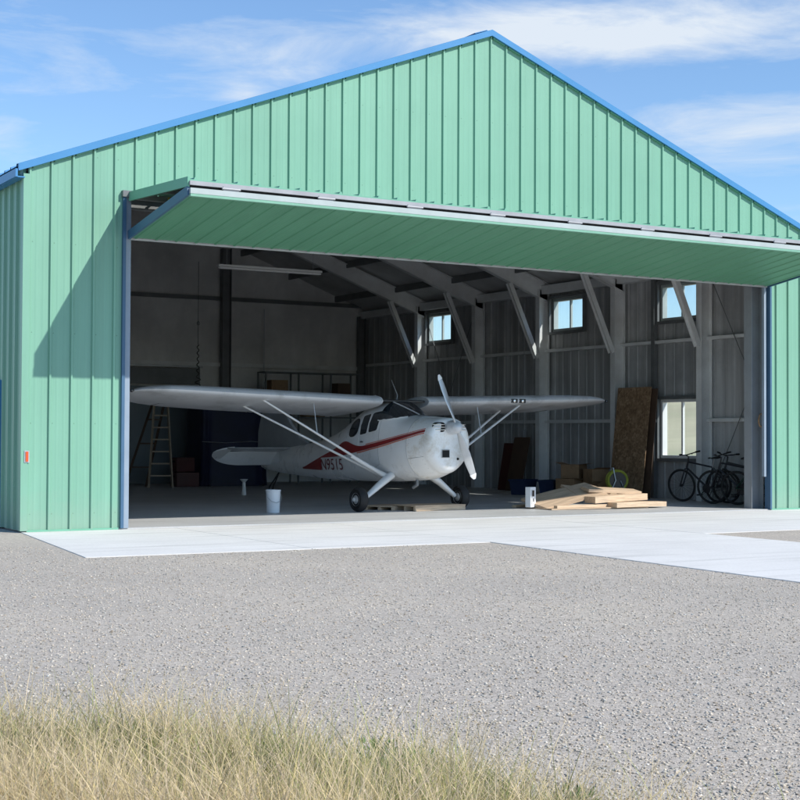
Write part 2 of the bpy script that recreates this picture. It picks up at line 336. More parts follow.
# ------------------------------------------------------------------ ground
W = 15.333; HE = 5.021; HP = 7.943; SL = (HP-HE)/(W/2); DL = 17.95     # width, eave, peak, roof slope, depth
OL, OR_, OT = 1.43, 13.88, 4.74                                         # door opening
def sheet(name, polys, z, m, kind='structure'):
    b = MB()
    for p in polys: b.add([(x, y, z) for x, y in p], [tuple(range(len(p)))])
    return tag(b.build(name, m), kind=kind)
sheet('ground', [[(-900, -900), (900, -900), (900, 900), (-900, 900)]], -.02, M['field'])
EU = [-60, -8, -1.74, -.85, 0, .44, .9, 1.6, 3.0, 60]; EV = [8.9, 7.4, 6.88, 6.62, 6.08, 5.58, 5.08, 4.1, 2.6, -20]
def edge_v(u): return np.interp(u, EU, EV) + .07*np.sin(u*5.1+.6) + .04*np.sin(u*13+1)
def uv(u, v_): return (-5.7261 + .862*u + .507*v_, -19.9142 - .507*u + .862*v_)
def soft_edge():
    b = MB(); us = np.concatenate([np.linspace(-60, -8, 40), np.linspace(-7.9, 3, 160), np.linspace(3.2, 60, 40)])
    for a, c in zip(us[:-1], us[1:]):
        p, q_ = uv(a, edge_v(a)), uv(c, edge_v(c)); p2, q2 = uv(a, 90), uv(c, 90)
        b.add([(*p, -.004), (*q_, -.004), (*q2, -.004), (*p2, -.004)], [(0, 1, 2, 3)])
    return tag(b.build('gravel_yard', M['gravel']), kind='structure')
sheet('field', [[(22, -40), (600, -300), (600, 600), (22, 600)]], .002, M['field'])
soft_edge()
hb_ = MB(); nx, ny = 40, 60; hv = []
for i in range(nx+1):
    for j in range(ny+1):
        x = 45+520*i/nx; y = -160+760*j/ny; e_ = min(1, max(0, (x-45)/160)); e_ = e_*e_*(3-2*e_)
        hv.append((x, y, -.3+e_*(17+4*math.sin(y*.013+x*.01)+2.5*math.sin(y*.04+2)+1.2*math.sin(x*.06))))
hb_.add(hv, [(i*(ny+1)+j, (i+1)*(ny+1)+j, (i+1)*(ny+1)+j+1, i*(ny+1)+j+1) for i in range(nx) for j in range(ny)])
M['hill'] = mat('pale_dry_hillside', (.56, .50, .32), .95, var=.15, scale=.05, dirt=(.45, .45, .26), dscale=.03)
tag(hb_.build('hills', M['hill'], smooth=True), kind='structure')
sheet('grass_verge', [[uv(-70, -25), uv(70, -25), uv(70, 9.5), uv(-70, 9.5)]], -.016, M['soil'])
# apron and taxi strip: real slabs, 3-4 cm proud of the gravel
b = MB(); b.prism([(-.02, -.012), (-.55, -4.35), (2.2, -4.385), (2.2, -.012)], -.1, .004); b.prism([(2.212, -.012), (2.212, -4.385), (4.72, -4.42), (4.72, -.012)], -.1, .0042)
b.prism([(4.735, -.012), (4.735, -4.42), (8.3, -4.42), (8.3, -.012)], -.1, .0035)
b.prism([(8.315, -.012), (8.315, -4.42), (17.2, -4.30), (17.2, -.012)], -.1, .004)
tag(b.build('concrete_apron', M['slab']), kind='structure')
b = MB()
for i, (y0, y1) in enumerate([(-4.435, -10.2), (-10.215, -16), (-16.015, -22), (-22.015, -60)]):
    k = lambda y: -.06*(y+4.4)/5.6
    b.prism([(4.72-(-y0-4.4)*.055, y0), (4.72-(-y1-4.4)*.055, y1), (8.3-(-y1-4.4)*.03, y1), (8.3-(-y0-4.4)*.03, y0)], -.1, .004)
tag(b.build('concrete_taxi_strip', M['slab']), kind='structure')
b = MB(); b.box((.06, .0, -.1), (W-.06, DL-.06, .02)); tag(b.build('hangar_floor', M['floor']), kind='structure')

# ------------------------------------------------------------------ hangar
H = empty('metal_hangar', (0, 0, 0))
tag(H, 'large pale green ribbed metal hangar with blue roof trim and open bifold door', 'hangar')
def profile(u0, u1, first, rib=.032, pitch=.3048, minor=True):
    """(u, h) breakpoints of a ribbed sheet between u0 and u1"""
    P = [(u0, 0.)]; c = first
    while c - pitch > u0 - .05: c -= pitch
    while c < u1 + .05:
        for du, h in ((-.026, 0), (-.012, rib), (.012, rib), (.026, 0)):
            P.append((c+du, h))
        if minor:
            for q_ in (.102, .203):
                for du, h in ((-.02, 0), (-.008, .0016), (.008, .0016), (.02, 0)): P.append((c+q_+du, h))
        c += pitch
    P.append((u1, 0.))
    P = sorted([p for p in P if u0 <= p[0] <= u1]); return P
def ribbed(place, u0, u1, zb, zt, holes=(), first=.3602, rib=.032, minor=True):
    """place(u, h, z) -> point; zb / zt functions of u; holes = (ua, ub, za, zc)"""
    P = profile(u0, u1, first, rib, minor=minor); us = [p[0] for p in P]; hs = [p[1] for p in P]
    ext = [e for h in holes for e in (h[0], h[1]) if u0 < e < u1] + ([W/2] if u0 < W/2 < u1 else [])
    allu = sorted(set(us + ext)); mb = MB()
    hh = lambda u: float(np.interp(u, us, hs))
    for a, b_ in zip(allu[:-1], allu[1:]):
        if b_ - a < 1e-6: continue
        mid = (a+b_)/2; cuts = sorted([(h[2], h[3]) for h in holes if h[0] < mid < h[1]])
        lo_a, lo_b = zb(a), zb(b_); segs = []
        for c0, c1 in cuts: segs.append((lo_a, lo_b, c0, c0)); lo_a = lo_b = c1
        segs.append((lo_a, lo_b, zt(a), zt(b_)))
        for z0a, z0b, z1a, z1b in segs:
            mb.add([place(a, hh(a), z0a), place(b_, hh(b_), z0b), place(b_, hh(b_), z1b), place(a, hh(a), z1a)], [(0, 1, 2, 3)])
    return mb
rt = lambda x: HE + SL*(x if x < W/2 else W-x)
front = lambda u, h, z: (u, -h, z)
wl = ribbed(front, .03, OL-.03, lambda u: .02, rt).build('wall', M['green'], H, label='narrow ribbed green front wall left of the doorway')
wr = ribbed(front, OR_+.03, W-.03, lambda u: .02, rt).build('wall', M['green'], H, label='ribbed green front wall right of the doorway')
gw = ribbed(front, OL-.03, OR_+.03, lambda u: OT, rt).build('gable_wall', M['green'], H)
wins = [(12.98, 14.2, 3.9, 4.62), (7.28, 8.5, 3.88, 4.6), (3.36, 4.56, 3.88, 4.6), (3.36, 4.56, .92, 2.12)]
ribbed(lambda u, h, z: (-h, u, z), .0, DL, lambda u: .02, lambda u: HE, holes=[(1.12, 2.1, -.1, 2.08)], rib=.034).build('side_wall', M['green_side'], H, label='shaded ribbed green left side wall')
ribbed(lambda u, h, z: (W+h, u, z), .0, DL, lambda u: .02, lambda u: HE, holes=wins).build('side_wall', M['green_side'], H)
ribbed(lambda u, h, z: (u, DL+h, z), .0, W, lambda u: .02, rt).build('back_wall', M['green'], H)
# inner faces (back of the sheets / insulation facing)
D = .075
ribbed(lambda u, h, z: (W-D+h*.6, u, z), .02, DL-.1, lambda u: .02, lambda u: HE-.02, holes=wins, first=.36+.15, minor=False).build('wall_lining', M['liner'], H, label='grey ribbed inside face of the right wall')
ribbed(lambda u, h, z: (D-h*.6, u, z), .02, DL-.1, lambda u: .02, lambda u: HE-.02, minor=False).build('wall_lining', M['liner'], H)
mb = MB(); n = 9; xs = np.linspace(D, W-D, n*4+1)
for a, b_ in zip(xs[:-1], xs[1:]):
    for (p, q_) in ((a, (a+b_)/2), ((a+b_)/2, b_)):
        f = lambda x: DL-.1-.018*abs(math.sin((x-D)/(W-2*D)*n*PI))
        mb.add([(p, f(p), .02), (q_, f(q_), .02), (q_, f(q_), rt(q_)-.03), (p, f(p), rt(p)-.03)], [(0, 1, 2, 3)])
mb.build('wall_lining', M['insul'], H, smooth=True, label='grey insulation facing of the back wall with soft vertical seams')
for (a, c) in ((D, OL-.05), (OR_+.05, W-D)):
    ribbed(lambda u, h, z: (u, D-h*.6, z), a, c, lambda u: .02, rt, minor=False).build('wall_lining', M['liner'], H)
ribbed(lambda u, h, z: (u, D-h*.6, z), OL-.05, OR_+.05, lambda u: OT+.1, rt, minor=False).build('wall_lining', M['liner'], H)
# roof: blue ribbed sheets over dark insulation, overhanging a little
for sgn in (-1, 1):
    X = lambda s: W/2 + sgn*s                     # s from ridge outward
    Z = lambda s: HP + .05 - SL*s
    ribbed(lambda u, h, s: (X(s), u, Z(s)+h), -.04, DL+.04, lambda u: 0., lambda u: W/2+.10, first=.1).build('roof', M['blue'], H)
    m2 = MB(); m2.add([(X(0), .05, HP-.03), (X(W/2-.05), .05, HE-.01), (X(W/2-.05), DL-.08, HE-.01), (X(0), DL-.08, HP-.03)], [(0, 1, 2, 3)])
    m2.build('roof_lining', M['roofin'], H)
    # rake trim: a flat blue box trim following the slope
    for (y0, y1) in ((-.075, -.038), (DL+.038, DL+.075)):
        r_ = MB()
        r_.add([(X(-0.0), y0, HP-.03), (X(W/2+.12), y0, HE-.03-SL*.12), (X(W/2+.12), y0, HE+.07-SL*.12), (X(0), y0, HP+.07),
                (X(-0.0), y1, HP-.03), (X(W/2+.12), y1, HE-.03-SL*.12), (X(W/2+.12), y1, HE+.07-SL*.12), (X(0), y1, HP+.07)],
               [(0,1,2,3),(7,6,5,4),(0,4,5,1),(1,5,6,2),(2,6,7,3),(3,7,4,0)])
        r_.add([(X(0), y0, HP+.07), (X(W/2+.12), y0, HE+.07-SL*.12), (X(W/2+.12), y0+.16*(1 if y0 < 1 else -1), HE+.085-SL*.12), (X(0), y0+.16*(1 if y0 < 1 else -1), HP+.085)], [(0,1,2,3)])
        r_.build('rake_trim', M['blue'], H)
    # little dark closure blocks under the rake trim, in the pans between ribs
    r_ = MB(); x = .36 - .1524
    while x < W:
        if (x - W/2)*sgn > 0 and 0.1 < x < W-.1:
            z = rt(x); r_.add([(x-.115, -.004, rt(x-.115)-.05), (x+.115, -.004, rt(x+.115)-.05), (x+.115, -.036, rt(x+.115)-.05), (x-.115, -.036, rt(x-.115)-.05),
                     (x-.115, -.004, rt(x-.115)-.030), (x+.115, -.004, rt(x+.115)-.030), (x+.115, -.036, rt(x+.115)-.030), (x-.115, -.036, rt(x-.115)-.030)],
                     [(0,3,2,1),(4,5,6,7),(0,1,5,4),(1,2,6,5),(2,3,7,6),(3,0,4,7)])
        x += .3048
    r_.build('closure_strip', M['green_dark'], H)
    e = MB(); xe = X(W/2+.135)
    e.box((min(xe, xe+sgn*.03), -.08, HE-.16), (max(xe, xe+sgn*.03), DL+.08, HE-.05)); e.box((min(xe-sgn*.1, xe), -.08, HE-.165), (max(xe-sgn*.1, xe), DL+.08, HE-.15))
    e.build('eave_trim', M['blue'], H)
MB().beam((W/2-.115, .10, HP+.058), (W/2-.115, DL-.02, HP+.058), .24, .012, (-.356, 0, 1)).beam((W/2+.115, .10, HP+.060), (W/2+.115, DL-.02, HP+.060), .24, .012, (.356, 0, 1)).build('ridge_cap', M['blue'], H)
for x0, x1, sx in ((-.042, .05, 1), (W-.05, W+.042, -1)):
    c_ = MB(); c_.box((x0, -.042, .02), (x1, -.036, HE-.1)); xx = x0 if sx > 0 else x1
    c_.box((min(xx, xx+sx*.006), -.036, .02), (max(xx, xx+sx*.006), .06, HE-.1)); c_.build('corner_trim', M['green'], H)
for a, c in ((.05, OL-.07), (OR_+.05, W-.05)): MB().box((a, -.03, .0), (c, -.002, .03)).build('base_trim', M['green_dark'], H)
# jamb trims
c_ = MB(); c_.box((OL-.045, -.05, .02), (OL+.0, .02, OT+.0)); c_.build('jamb_trim', M['bluegrey'], H)
c_ = MB(); c_.box((OL+.002, -.02, .02), (OL+.082, .12, OT)); c_.build('door_guide', M['guide'], H)
c_ = MB(); c_.box((OR_+.01, -.045, .02), (OR_+.05, .1, OT)); c_.build('jamb_trim', M['bluegrey'], H)
c_ = MB(); c_.box((OR_-.10, .0, .62), (OR_-.05, .06, OT)); c_.build('door_guide', M['guide'], H)
c_ = MB(); c_.box((OL, .0, OT), (OR_, .10, OT+.02)); c_.box((OL, .1, OT-.15), (OR_, .28, OT+.15)); c_.build('header_beam', M['darksteel'], H)
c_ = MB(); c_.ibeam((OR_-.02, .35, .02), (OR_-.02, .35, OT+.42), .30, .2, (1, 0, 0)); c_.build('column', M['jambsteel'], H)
c_ = MB(); c_.ibeam((OL-.2, .35, .02), (OL-.2, .35, OT+.42), .30, .2, (1, 0, 0)); c_.build('column', M['steel'], H)
c_ = MB(); c_.box((OL-.06, -.075, OT-.02), (OL+.09, -.0, OT+.07)); c_.build('hinge_bracket', M['darksteel'], H)
c_ = MB(); c_.box((OL-.05, -.066, .88), (OL-.046, -.05, 1.0)); 
# frames
bays = [3.03, 5.85, 8.70, 11.5, 14.35]
for y in bays:
    for sgn in (-1, 1):
        xw = W/2 + sgn*(W/2 - .1)
        c_ = MB(); c_.ibeam((xw - sgn*.17, y, .02), (xw - sgn*.17, y, HE-.15), .30, .16, (1, 0, 0)); c_.build('column', M['steel'], H)
        c_ = MB(); p = (xw + sgn*.012, y, HE-.02-.22); q_ = (W/2 + sgn*.005, y, HP-.22-.18)
        c_.ibeam(p, q_, .42, .148, (0, 0, 1), depth2=.32); c_.build('rafter', M['steel'], H)
        c_ = MB(); c_.ibeam((xw - sgn*.34, y, 3.22), (xw - sgn*1.15, y, 4.98), .13, .11, (0, 1, 0)); c_.build('knee_brace', M['steel'], H)
for xx in (D+.02, W-D-.24): MB().box((xx, .12, HE-.26), (xx+.22, DL-.12, HE-.06)).build('eave_strut', M['steel'], H)
for x in (4.6, 7.667, 10.72):
    c_ = MB(); c_.ibeam((x, DL-.30, .02), (x, DL-.30, rt(x)-.25), .26, .2, (1, 0, 0)); c_.build('column', M['darksteel'], H)
c_ = MB(); c_.ibeam((W-.3, DL-.3, .02), (W-.3, DL-.3, HE-.2), .2, .2, (1, 0, 0)); c_.build('column', M['darksteel'], H)
for k in range(5):
    for sgn in (-1, 1):
        s = .6 + k*1.5; x = W/2 + sgn*s
        c_ = MB(); c_.beam((x, .1, HP - SL*s - .12), (x, DL-.12, HP - SL*s - .12), .06, .17); c_.build('purlin', M['darksteel'], H)
for z in (1.69, 3.39):
    c_ = MB(); holes_ = [(3.3, 4.62)] if z < 2 else []
    seg = [(.1, 3.3), (4.62, DL-.12)] if z < 2 else [(.1, DL-.12)]
    for a, b_ in seg: c_.box((W-D-.13, a, z-.03), (W-D-.018, b_, z-.022)); c_.box((W-D-.13, a, z-.022), (W-D-.122, b_, z+.035)); c_.box((W-D-.045, a, z-.022), (W-D-.02, b_, z+.05))
    c_.build('girt', M['steel'], H)
    c_ = MB(); c_.box((D+.02, .12, z-.03), (D+.13, DL-.12, z+.05)); c_.build('girt', M['steel'], H)
for z in (1.2, 3.28, 5.12):
    c_ = MB(); c_.box((D+.05, DL-.24, z-.035), (W-D-.15, DL-.128, z-.02)); c_.box((D+.05, DL-.24, z-.02), (W-D-.15, DL-.23, z+.07)); c_.build('girt', M['darksteel'] if z > 5 else M['steel'], H)
# tie rods in the front bay and last bay
for y0, y1 in ((.35, 2.9), (11.6, 14.2)):
    c_ = MB(); c_.tube([(W-.24, y0, .1), (W-.24, y1, 4.7)], .009, 6); c_.tube([(W-.255, y1, .1), (W-.255, y0, 4.7)], .009, 6); c_.build('brace_rod', M['darksteel'], H)
# windows in the right wall
for (a, b_, z0, z1) in wins:
    f = MB(); x0, x1 = W-.10, W+.03; t_ = .03
    f.box((x0, a-.03, z0-.03), (x1, a+t_, z1+.03)); f.box((x0, b_-t_, z0-.03), (x1, b_+.03, z1+.03))
    f.box((x0, a+t_, z0-.03), (x1, b_-t_, z0+t_)); f.box((x0, a+t_, z1-t_), (x1, b_-t_, z1+.03))
    f.box((x0+.05, (a+b_)/2-.025, z0+t_), (x1-.03, (a+b_)/2+.025, z1-t_))
    fo = f.build('window', M['white'] if z0 < 2 else M['railwhite'], H)
    for (y0, y1) in ((a+t_, (a+b_)/2-.025), ((a+b_)/2+.025, b_-t_)):
        p_ = MB(); p_.add([(W-.02, y0, z0+t_), (W-.02, y1, z0+t_), (W-.02, y1, z1-t_), (W-.02, y0, z1-t_)], [(0,1,2,3)]); p_.build('pane', M['glass'], fo)
    g = MB()   # dark framing studs each side of the opening
    g.box((W-.19, a-.09, z0-.10), (W-.105, b_+.09, z0-.04)); g.box((W-.19, a-.09, z1+.04), (W-.105, b_+.09, z1+.10)); g.box((W-.19, a-.09, z0-.04), (W-.105, a-.035, z1+.04)); g.box((W-.19, b_+.035, z0-.04), (W-.105, b_+.09, z1+.04))
    g.build('window_framing', M['darksteel'], fo)
c_ = MB(); c_.box((W-.235, 4.66, .02), (W-.14, 4.76, 4.9)); c_.box((W-.235, 3.14, .02), (W-.14, 3.24, 4.9)); c_.build('stud', M['darksteel'], H)
# door in the left side wall
dr = MB(); dr.box((-.03, 1.16, .03), (.02, 2.06, 2.04)); dro = dr.build('side_door', M['white'], H)
fr = MB(); fr.box((-.06, 1.08, .02), (.03, 1.155, 2.12)); fr.box((-.06, 2.065, .02), (.03, 2.14, 2.12)); fr.box((-.06, 1.155, 2.045), (.03, 2.065, 2.12)); fr.build('door_frame', M['blue'], dro)
kn = MB(); kn.lathe([(.0, -.09), (.028, -.08), (.03, -.06), (.012, -.05), (.012, -.03)], (0, 1.24, 1.0), 'x', 14); kn.build('handle', M['chrome'], dro, smooth=True)
# small red reflector on the corner
rf = MB(); rf.box((.005, -.052, .955), (.075, -.043, 1.12)); rfo = rf.build('reflector_plate', M['galv'], H)
rf = MB(); rf.box((.022, -.062, .97), (.058, -.0525, 1.105)); rf.build('reflector', M['orange'], rfo)
# dark hatch and pale partition on the back wall
pp = MB(); pp.box((7.0, DL-.34, .02), (9.98, DL-.29, 2.66)); pp.build('partition', M['paledoor'], H, label='pale blue-grey partition low on the back wall')
pp = MB(); pp.box((7.0, DL-.36, 2.72), (9.94, DL-.28, 3.16)); 
for k in range(5): pp.box((7.0, DL-.366, 2.74+k*.085), (9.94, DL-.3601, 2.79+k*.085))
pp.build('roller_shutter', M['darksteel'], H); pp = MB(); pp.box((7.0, DL-.42, 3.18), (10.0, DL-.245, 3.235)); pp.build('shutter_rail', M['galv'], H)

# ------------------------------------------------------------------ bifold door, part-way folded out over the apron
ax0, ax1 = 1.50, 13.83
h0 = Vector((0, -.06, 4.72)); f0 = Vector((0, -2.23, 4.61)); f1 = Vector((0, -2.23, 4.515)); b1 = Vector((0, -.04, 4.19))
door = MB()
def ptx(v, x): return (x, v.y, v.z)
up1 = (f0-h0).cross(Vector((1, 0, 0))).normalized(); 
if up1.z < 0: up1 = -up1
up2 = (f1-b1).cross(Vector((1, 0, 0))).normalized()
if up2.z < 0: up2 = -up2
# frames of square tube: long rails, cross members and end members
for a, c, up in ((h0, f0, up1), (b1, f1, up2)):
    for s in (.03, .5, .97):
        p = a.lerp(c, s); door.beam(ptx(p, ax0), ptx(p, ax1), .075, .075, up)
    for k in range(12):
        x = ax0 + .05 + (ax1-ax0-.1)*k/11; p = a.lerp(c, .045); q_ = a.lerp(c, .955); door.beam(ptx(p, x), ptx(q_, x), .05, .06, up)
dbo = door.build('bifold_door', M['galv'], H)
def door_sheet(a, c, off, up, name, mt, flip):
    d = (c-a); mb = ribbed(lambda u, h, s: tuple(Vector((u, 0, 0)) + a + d*s + up*(off + h*flip)), ax0-.01, ax1+.01, lambda u: 0., lambda u: 1., first=.3602, rib=.032 if flip > 0 else .014, minor=True)
    
    do_ = mb.build(name, mt, dbo)
    if flip > 0:      # formed rib ends along the fold
        P = profile(ax0-.01, ax1+.01, .3602); e = MB()
        for (u0, g0), (u1, g1) in zip(P[:-1], P[1:]):
            e.add([(u0, c.y-.004, c.z+off-.02), (u1, c.y-.004, c.z+off-.02), (u1, c.y-.004, c.z+off+g1+.004), (u0, c.y-.004, c.z+off+g0+.004)], [(0, 1, 2, 3)])
        e.build('rib_closure', M['green_dark'], dbo)
    return do_
door_sheet(h0, f0, .042, up1, 'upper_panel', M['green'], 1)
door_sheet(b1, f1, -.045, up2, 'lower_panel', M['green_under_shade'], -1)
# front faces at the fold: rails and seals
e = MB(); y = -2.275
e.box((ax0-.02, y-.012, 4.575), (ax1+.02, y+.03, 4.630)); e.build('upper_fold_rail', M['railgrey'], dbo)
e = MB(); e.box((ax0-.02, y-.03, 4.462), (ax1+.02, y+.02, 4.535)); e.build('lower_fold_rail', M['railwhite'], dbo)
e = MB(); e.box((ax0-.02, y-.034, 4.425), (ax1+.02, y+.03, 4.458)); e.build('fold_trim', M['green'], dbo)
e = MB(); e.beam((ax0-.02, -.0, 4.135), (ax1+.02, -.0, 4.135), .03, .035); e.build('bottom_seal', M['galv'], dbo)
for x in (ax0-.025, ax1+.025):
    e = MB()
    e.beam((x, h0.y, h0.z+.01), (x, f0.y-.02, f0.z+.01), .03, .13, up1); e.build('end_trim', M['green_dark'], dbo)
    e = MB(); e.beam((x, b1.y, b1.z-.01), (x, f1.y-.02, f1.z-.01), .035, .12, up2); e.build('end_trim', M['bluegrey'], dbo)
nh = 9
for k in range(nh):
    x = ax0 + .55 + (ax1-ax0-1.1)*k/(nh-1); e = MB()
    e.box((x-.11, y-.026, 4.53), (x+.11, y-.013, 4.59)); e.lathe([(.014, -.13), (.014, .13)], (x, y-.03, 4.56), 'x', 10)
    e.build('hinge', M['railgrey'], dbo)
e = MB(); e.box((ax0, -2.24, 4.537), (ax1, -2.2, 4.58)); e.build('fold_seal', M['void'], dbo)
e = MB(); e.tube([(1.75, -.9, 4.62), (1.75, -.92, 4.50), (1.76, -.9, 4.36)], .03, 8, flat=.2); e.build('lift_strap', M['yellow'], dbo)

# ------------------------------------------------------------------ light aircraft (high wing taildragger)
PH = .083
A = empty('light_aircraft', (7.678, 2.496, .02), -(PI/2 - PH))
tag(A, 'white high-wing propeller aircraft with a dark red stripe parked in the doorway', 'aircraft')
# local axes: +X forward, +Y the aircraft's left, Z up
ST = np.array([  # F, ztop, zbot, halfwidth, exponent, top taper
 [1.10, 1.62, .74, .43, 2.5, .05], [.95, 1.64, .66, .48, 2.6, .06], [.70, 1.655, .59, .52, 2.7, .08], [.45, 1.665, .55, .545, 2.8, .10], [.28, 1.68, .535, .555, 2.8, .13],
 [.12, 1.74, .525, .558, 2.8, .17], [-.08, 1.85, .515, .56, 2.8, .20], [-.26, 1.94, .505, .565, 2.8, .22], [-.5, 1.965, .50, .565, 2.8, .22], [-.85, 1.93, .49, .56, 2.8, .22], [-1.2, 1.80, .485, .54, 2.7, .22], [-1.7, 1.56, .48, .48, 2.6, .18],
 [-2.3, 1.35, .48, .40, 2.5, .12], [-3.1, 1.20, .50, .27, 2.3, .05], [-3.9, 1.11, .53, .17, 2.2, 0], [-4.75, 1.04, .58, .08, 2, 0], [-5.3, .98, .66, .03, 2, 0]])
ST = ST[::-1]
def st(F):
    F = float(np.clip(F, ST[0, 0], ST[-1, 0])); i = int(np.clip(np.searchsorted(ST[:, 0], F)-1, 0, len(ST)-2))
    def m(j):
        if j == 0 or j == len(ST)-1: return (ST[min(j+1, len(ST)-1), 1:]-ST[max(j-1, 0), 1:])/(ST[min(j+1, len(ST)-1), 0]-ST[max(j-1, 0), 0])
        return (ST[j+1, 1:]-ST[j-1, 1:])/(ST[j+1, 0]-ST[j-1, 0])
    h = ST[i+1, 0]-ST[i, 0]; t_ = (F-ST[i, 0])/h
    return (2*t_**3-3*t_**2+1)*ST[i, 1:] + (t_**3-2*t_**2+t_)*h*m(i) + (-2*t_**3+3*t_**2)*ST[i+1, 1:] + (t_**3-t_**2)*h*m(i+1)
kb = lambda F: float(np.interp(F, [-1.5, .1, .6, 1.1], [.05, .12, .26, .42]))
def ring(F, n=48, off=0.):
    zt, zb, hw, e, k = st(F); zc = (zt+zb)/2 - .02; P = []
    for i in range(n):
        a = 2*PI*i/n; ca, sa = math.cos(a), math.sin(a)
        y = (hw+off)*math.copysign(abs(ca)**(2/e), ca); s = math.copysign(abs(sa)**(2/e), sa)
        hh_ = (zt-zc if s > 0 else zc-zb)+off
        y *= (1 - k*max(0, s)**2)*(1 - kb(F)*max(0, -s)**1.6)
        P.append((F, y, zc+hh_*s))
    return P
def lat(F, z):
    zt, zb, hw, e, k = st(F); zc = (zt+zb)/2-.02; s = (z-zc)/((zt-zc) if z > zc else (zc-zb)); s = max(-1, min(1, s))
    return hw*(max(0, 1-abs(s)**e))**(1/e)*(1-k*max(0, s)**2)*(1-kb(F)*max(0, -s)**1.6)
def loft(mb, rings, cap0=True, cap1=True):
    n = len(rings[0]); V = [p for r in rings for p in r]; m = len(rings)
    F = [(i*n+k, i*n+(k+1) % n, (i+1)*n+(k+1) % n, (i+1)*n+k) for i in range(m-1) for k in range(n)]
    if cap0: F.append(tuple(range(n)))
    if cap1: F.append(tuple((m-1)*n+k for k in range(n))[::-1])
    mb.add(V, F); return mb
loft(MB(), [ring(F) for F in np.concatenate([np.linspace(-5.3, -1.8, 24), np.linspace(-1.7, .62, 40)])]).build('fuselage', M['planewhite'], A, smooth=True)
# cowling with rounded nose
rg = [ring(F, off=.004) for F in np.linspace(.60, .98, 10)]
zt, zb, hw, e_, k_ = st(1.0); zc = (zt+zb)/2-.02
base = ring(.98, off=.004)
for t_ in (.25, .45, .62, .76, .87, .95, 1.0):
    s_ = 1-.24*(1-math.sqrt(max(0, 1-t_*t_))); zz = zc+.035*t_*t_; rg.append([(.98+.19*t_, y*s_, zz+(z-zc)*(s_+.02*t_)) for _, y, z in base])
rg.append([(1.175, y*.4, zc+.035+(z-zc)*.4) for _, y, z in base])
cw = loft(MB(), rg).build('cowling', M['cowlwhite'], A, smooth=True)
sm = MB()
for F in (.60, -.28+.0):
    pass
sm.tube([p for p in ring(.60, off=.004)], .004, 5, closed=True); sm.build('cowling_seam', M['alu'], cw)
for sd in (-1, 1):     # upper air intakes with bars either side of the spinner
    g = MB(); P = []
    for i in range(24):
        a = 2*PI*i/24; P.append((1.184 - .55*max(0, .245+.115*math.copysign(abs(math.cos(a))**.55, math.cos(a))-.24), sd*(.245+.115*math.copysign(abs(math.cos(a))**.55, math.cos(a))), 1.475+.085*math.copysign(abs(math.sin(a))**.6, math.sin(a))))
    g.add(P, [tuple(range(24))]); go = g.build('air_intake', M['void'], cw)
    for z in (1.43, 1.475, 1.52):
        g = MB(); g.tube([(1.196, sd*.13, z), (1.196, sd*.24, z), (1.170, sd*.31, z), (1.125, sd*.358, z)], .0085, 8); g.build('intake_bar', M['chrome'], go, smooth=True)
g = MB(); g.box((1.14, -.19, .96), (1.186, -.04, 1.08)); go = g.build('air_intake', M['void'], cw)
g = MB(); g.tube([(1.184, -.195, .955), (1.184, -.035, .955), (1.184, -.035, 1.085), (1.184, -.195, 1.085)], .008, 6, closed=True); g.build('intake_rim', M['alu'], go)
g = MB(); g.lathe([(.0, 1.186), (.022, 1.185), (.024, 1.12)], (0, .15, .93), 'x', 12); g.build('port', M['void'], cw)
g = MB(); g.tube([(.5, -.22, .56), (.52, -.23, .47), (.42, -.25, .42)], .028, 10); g.build('exhaust_pipe', M['darksteel'], cw, smooth=True)
for F in (.66, .93):
    for sd in (-1, 1):
        g = MB()
        for k in range(13):
            z = .70+.07*k
            y_ = sd*(lat(F, z)+.004); g.lathe([(0, -.002), (.006, -.002), (.006, .003), (0, .004)] if sd > 0 else [(0, .002), (.006, .002), (.006, -.003), (0, -.004)], (F, y_, z), 'y', 6)
        g.build('fastener_row', M['alu'], cw)
for sd in (-1, 1):
    g = MB(); pts_ = [(.62, .93), (.80, .95), (.97, .97)]; g.tube([(F, sd*(lat(F, z)+.004), z) for F, z in pts_], .0035, 5); g.build('cowling_split', M['darksteel'], cw)
# decals lying on the skin: bounded strips in (F, z)
def strip(F0, F1, lo, hi, sd, off, name, mt, parent, n=40, m=8):
    mb = MB(); V = []; 
    for i in range(n+1):
        F = F0+(F1-F0)*i/n; a, b_ = lo(F), hi(F)
        for j in range(m+1):
            z = a+(b_-a)*j/m; V.append((F, sd*(lat(F, z)+off), z))
    mb.add(V, [(i*(m+1)+j, (i+1)*(m+1)+j, (i+1)*(m+1)+j+1, i*(m+1)+j+1) for i in range(n) for j in range(m)])
    return mb.build(name, mt, parent, smooth=True)
SF = [-3.3, -2.41, -2.40, -1.7, -1.35, -1.15, -.81, -.02, .74, 1.05]
SLo = [.672, .665, .90, .93, .965, .995, 1.04, 1.17, 1.33, 1.41]; SHi = [.69, .915, .915, 1.09, 1.25, 1.19, 1.12, 1.24, 1.378, 1.45]
lo = lambda F: float(np.interp(F, SF, SLo)) if F < -2.2 else float(np.mean([np.interp(F+d_, SF[2:], SLo[2:]) for d_ in np.linspace(-.18, .18, 9)]))
hi = lambda F: float(np.mean([np.interp(F+d_, SF, SHi) for d_ in np.linspace(-.16, .16, 9)]))
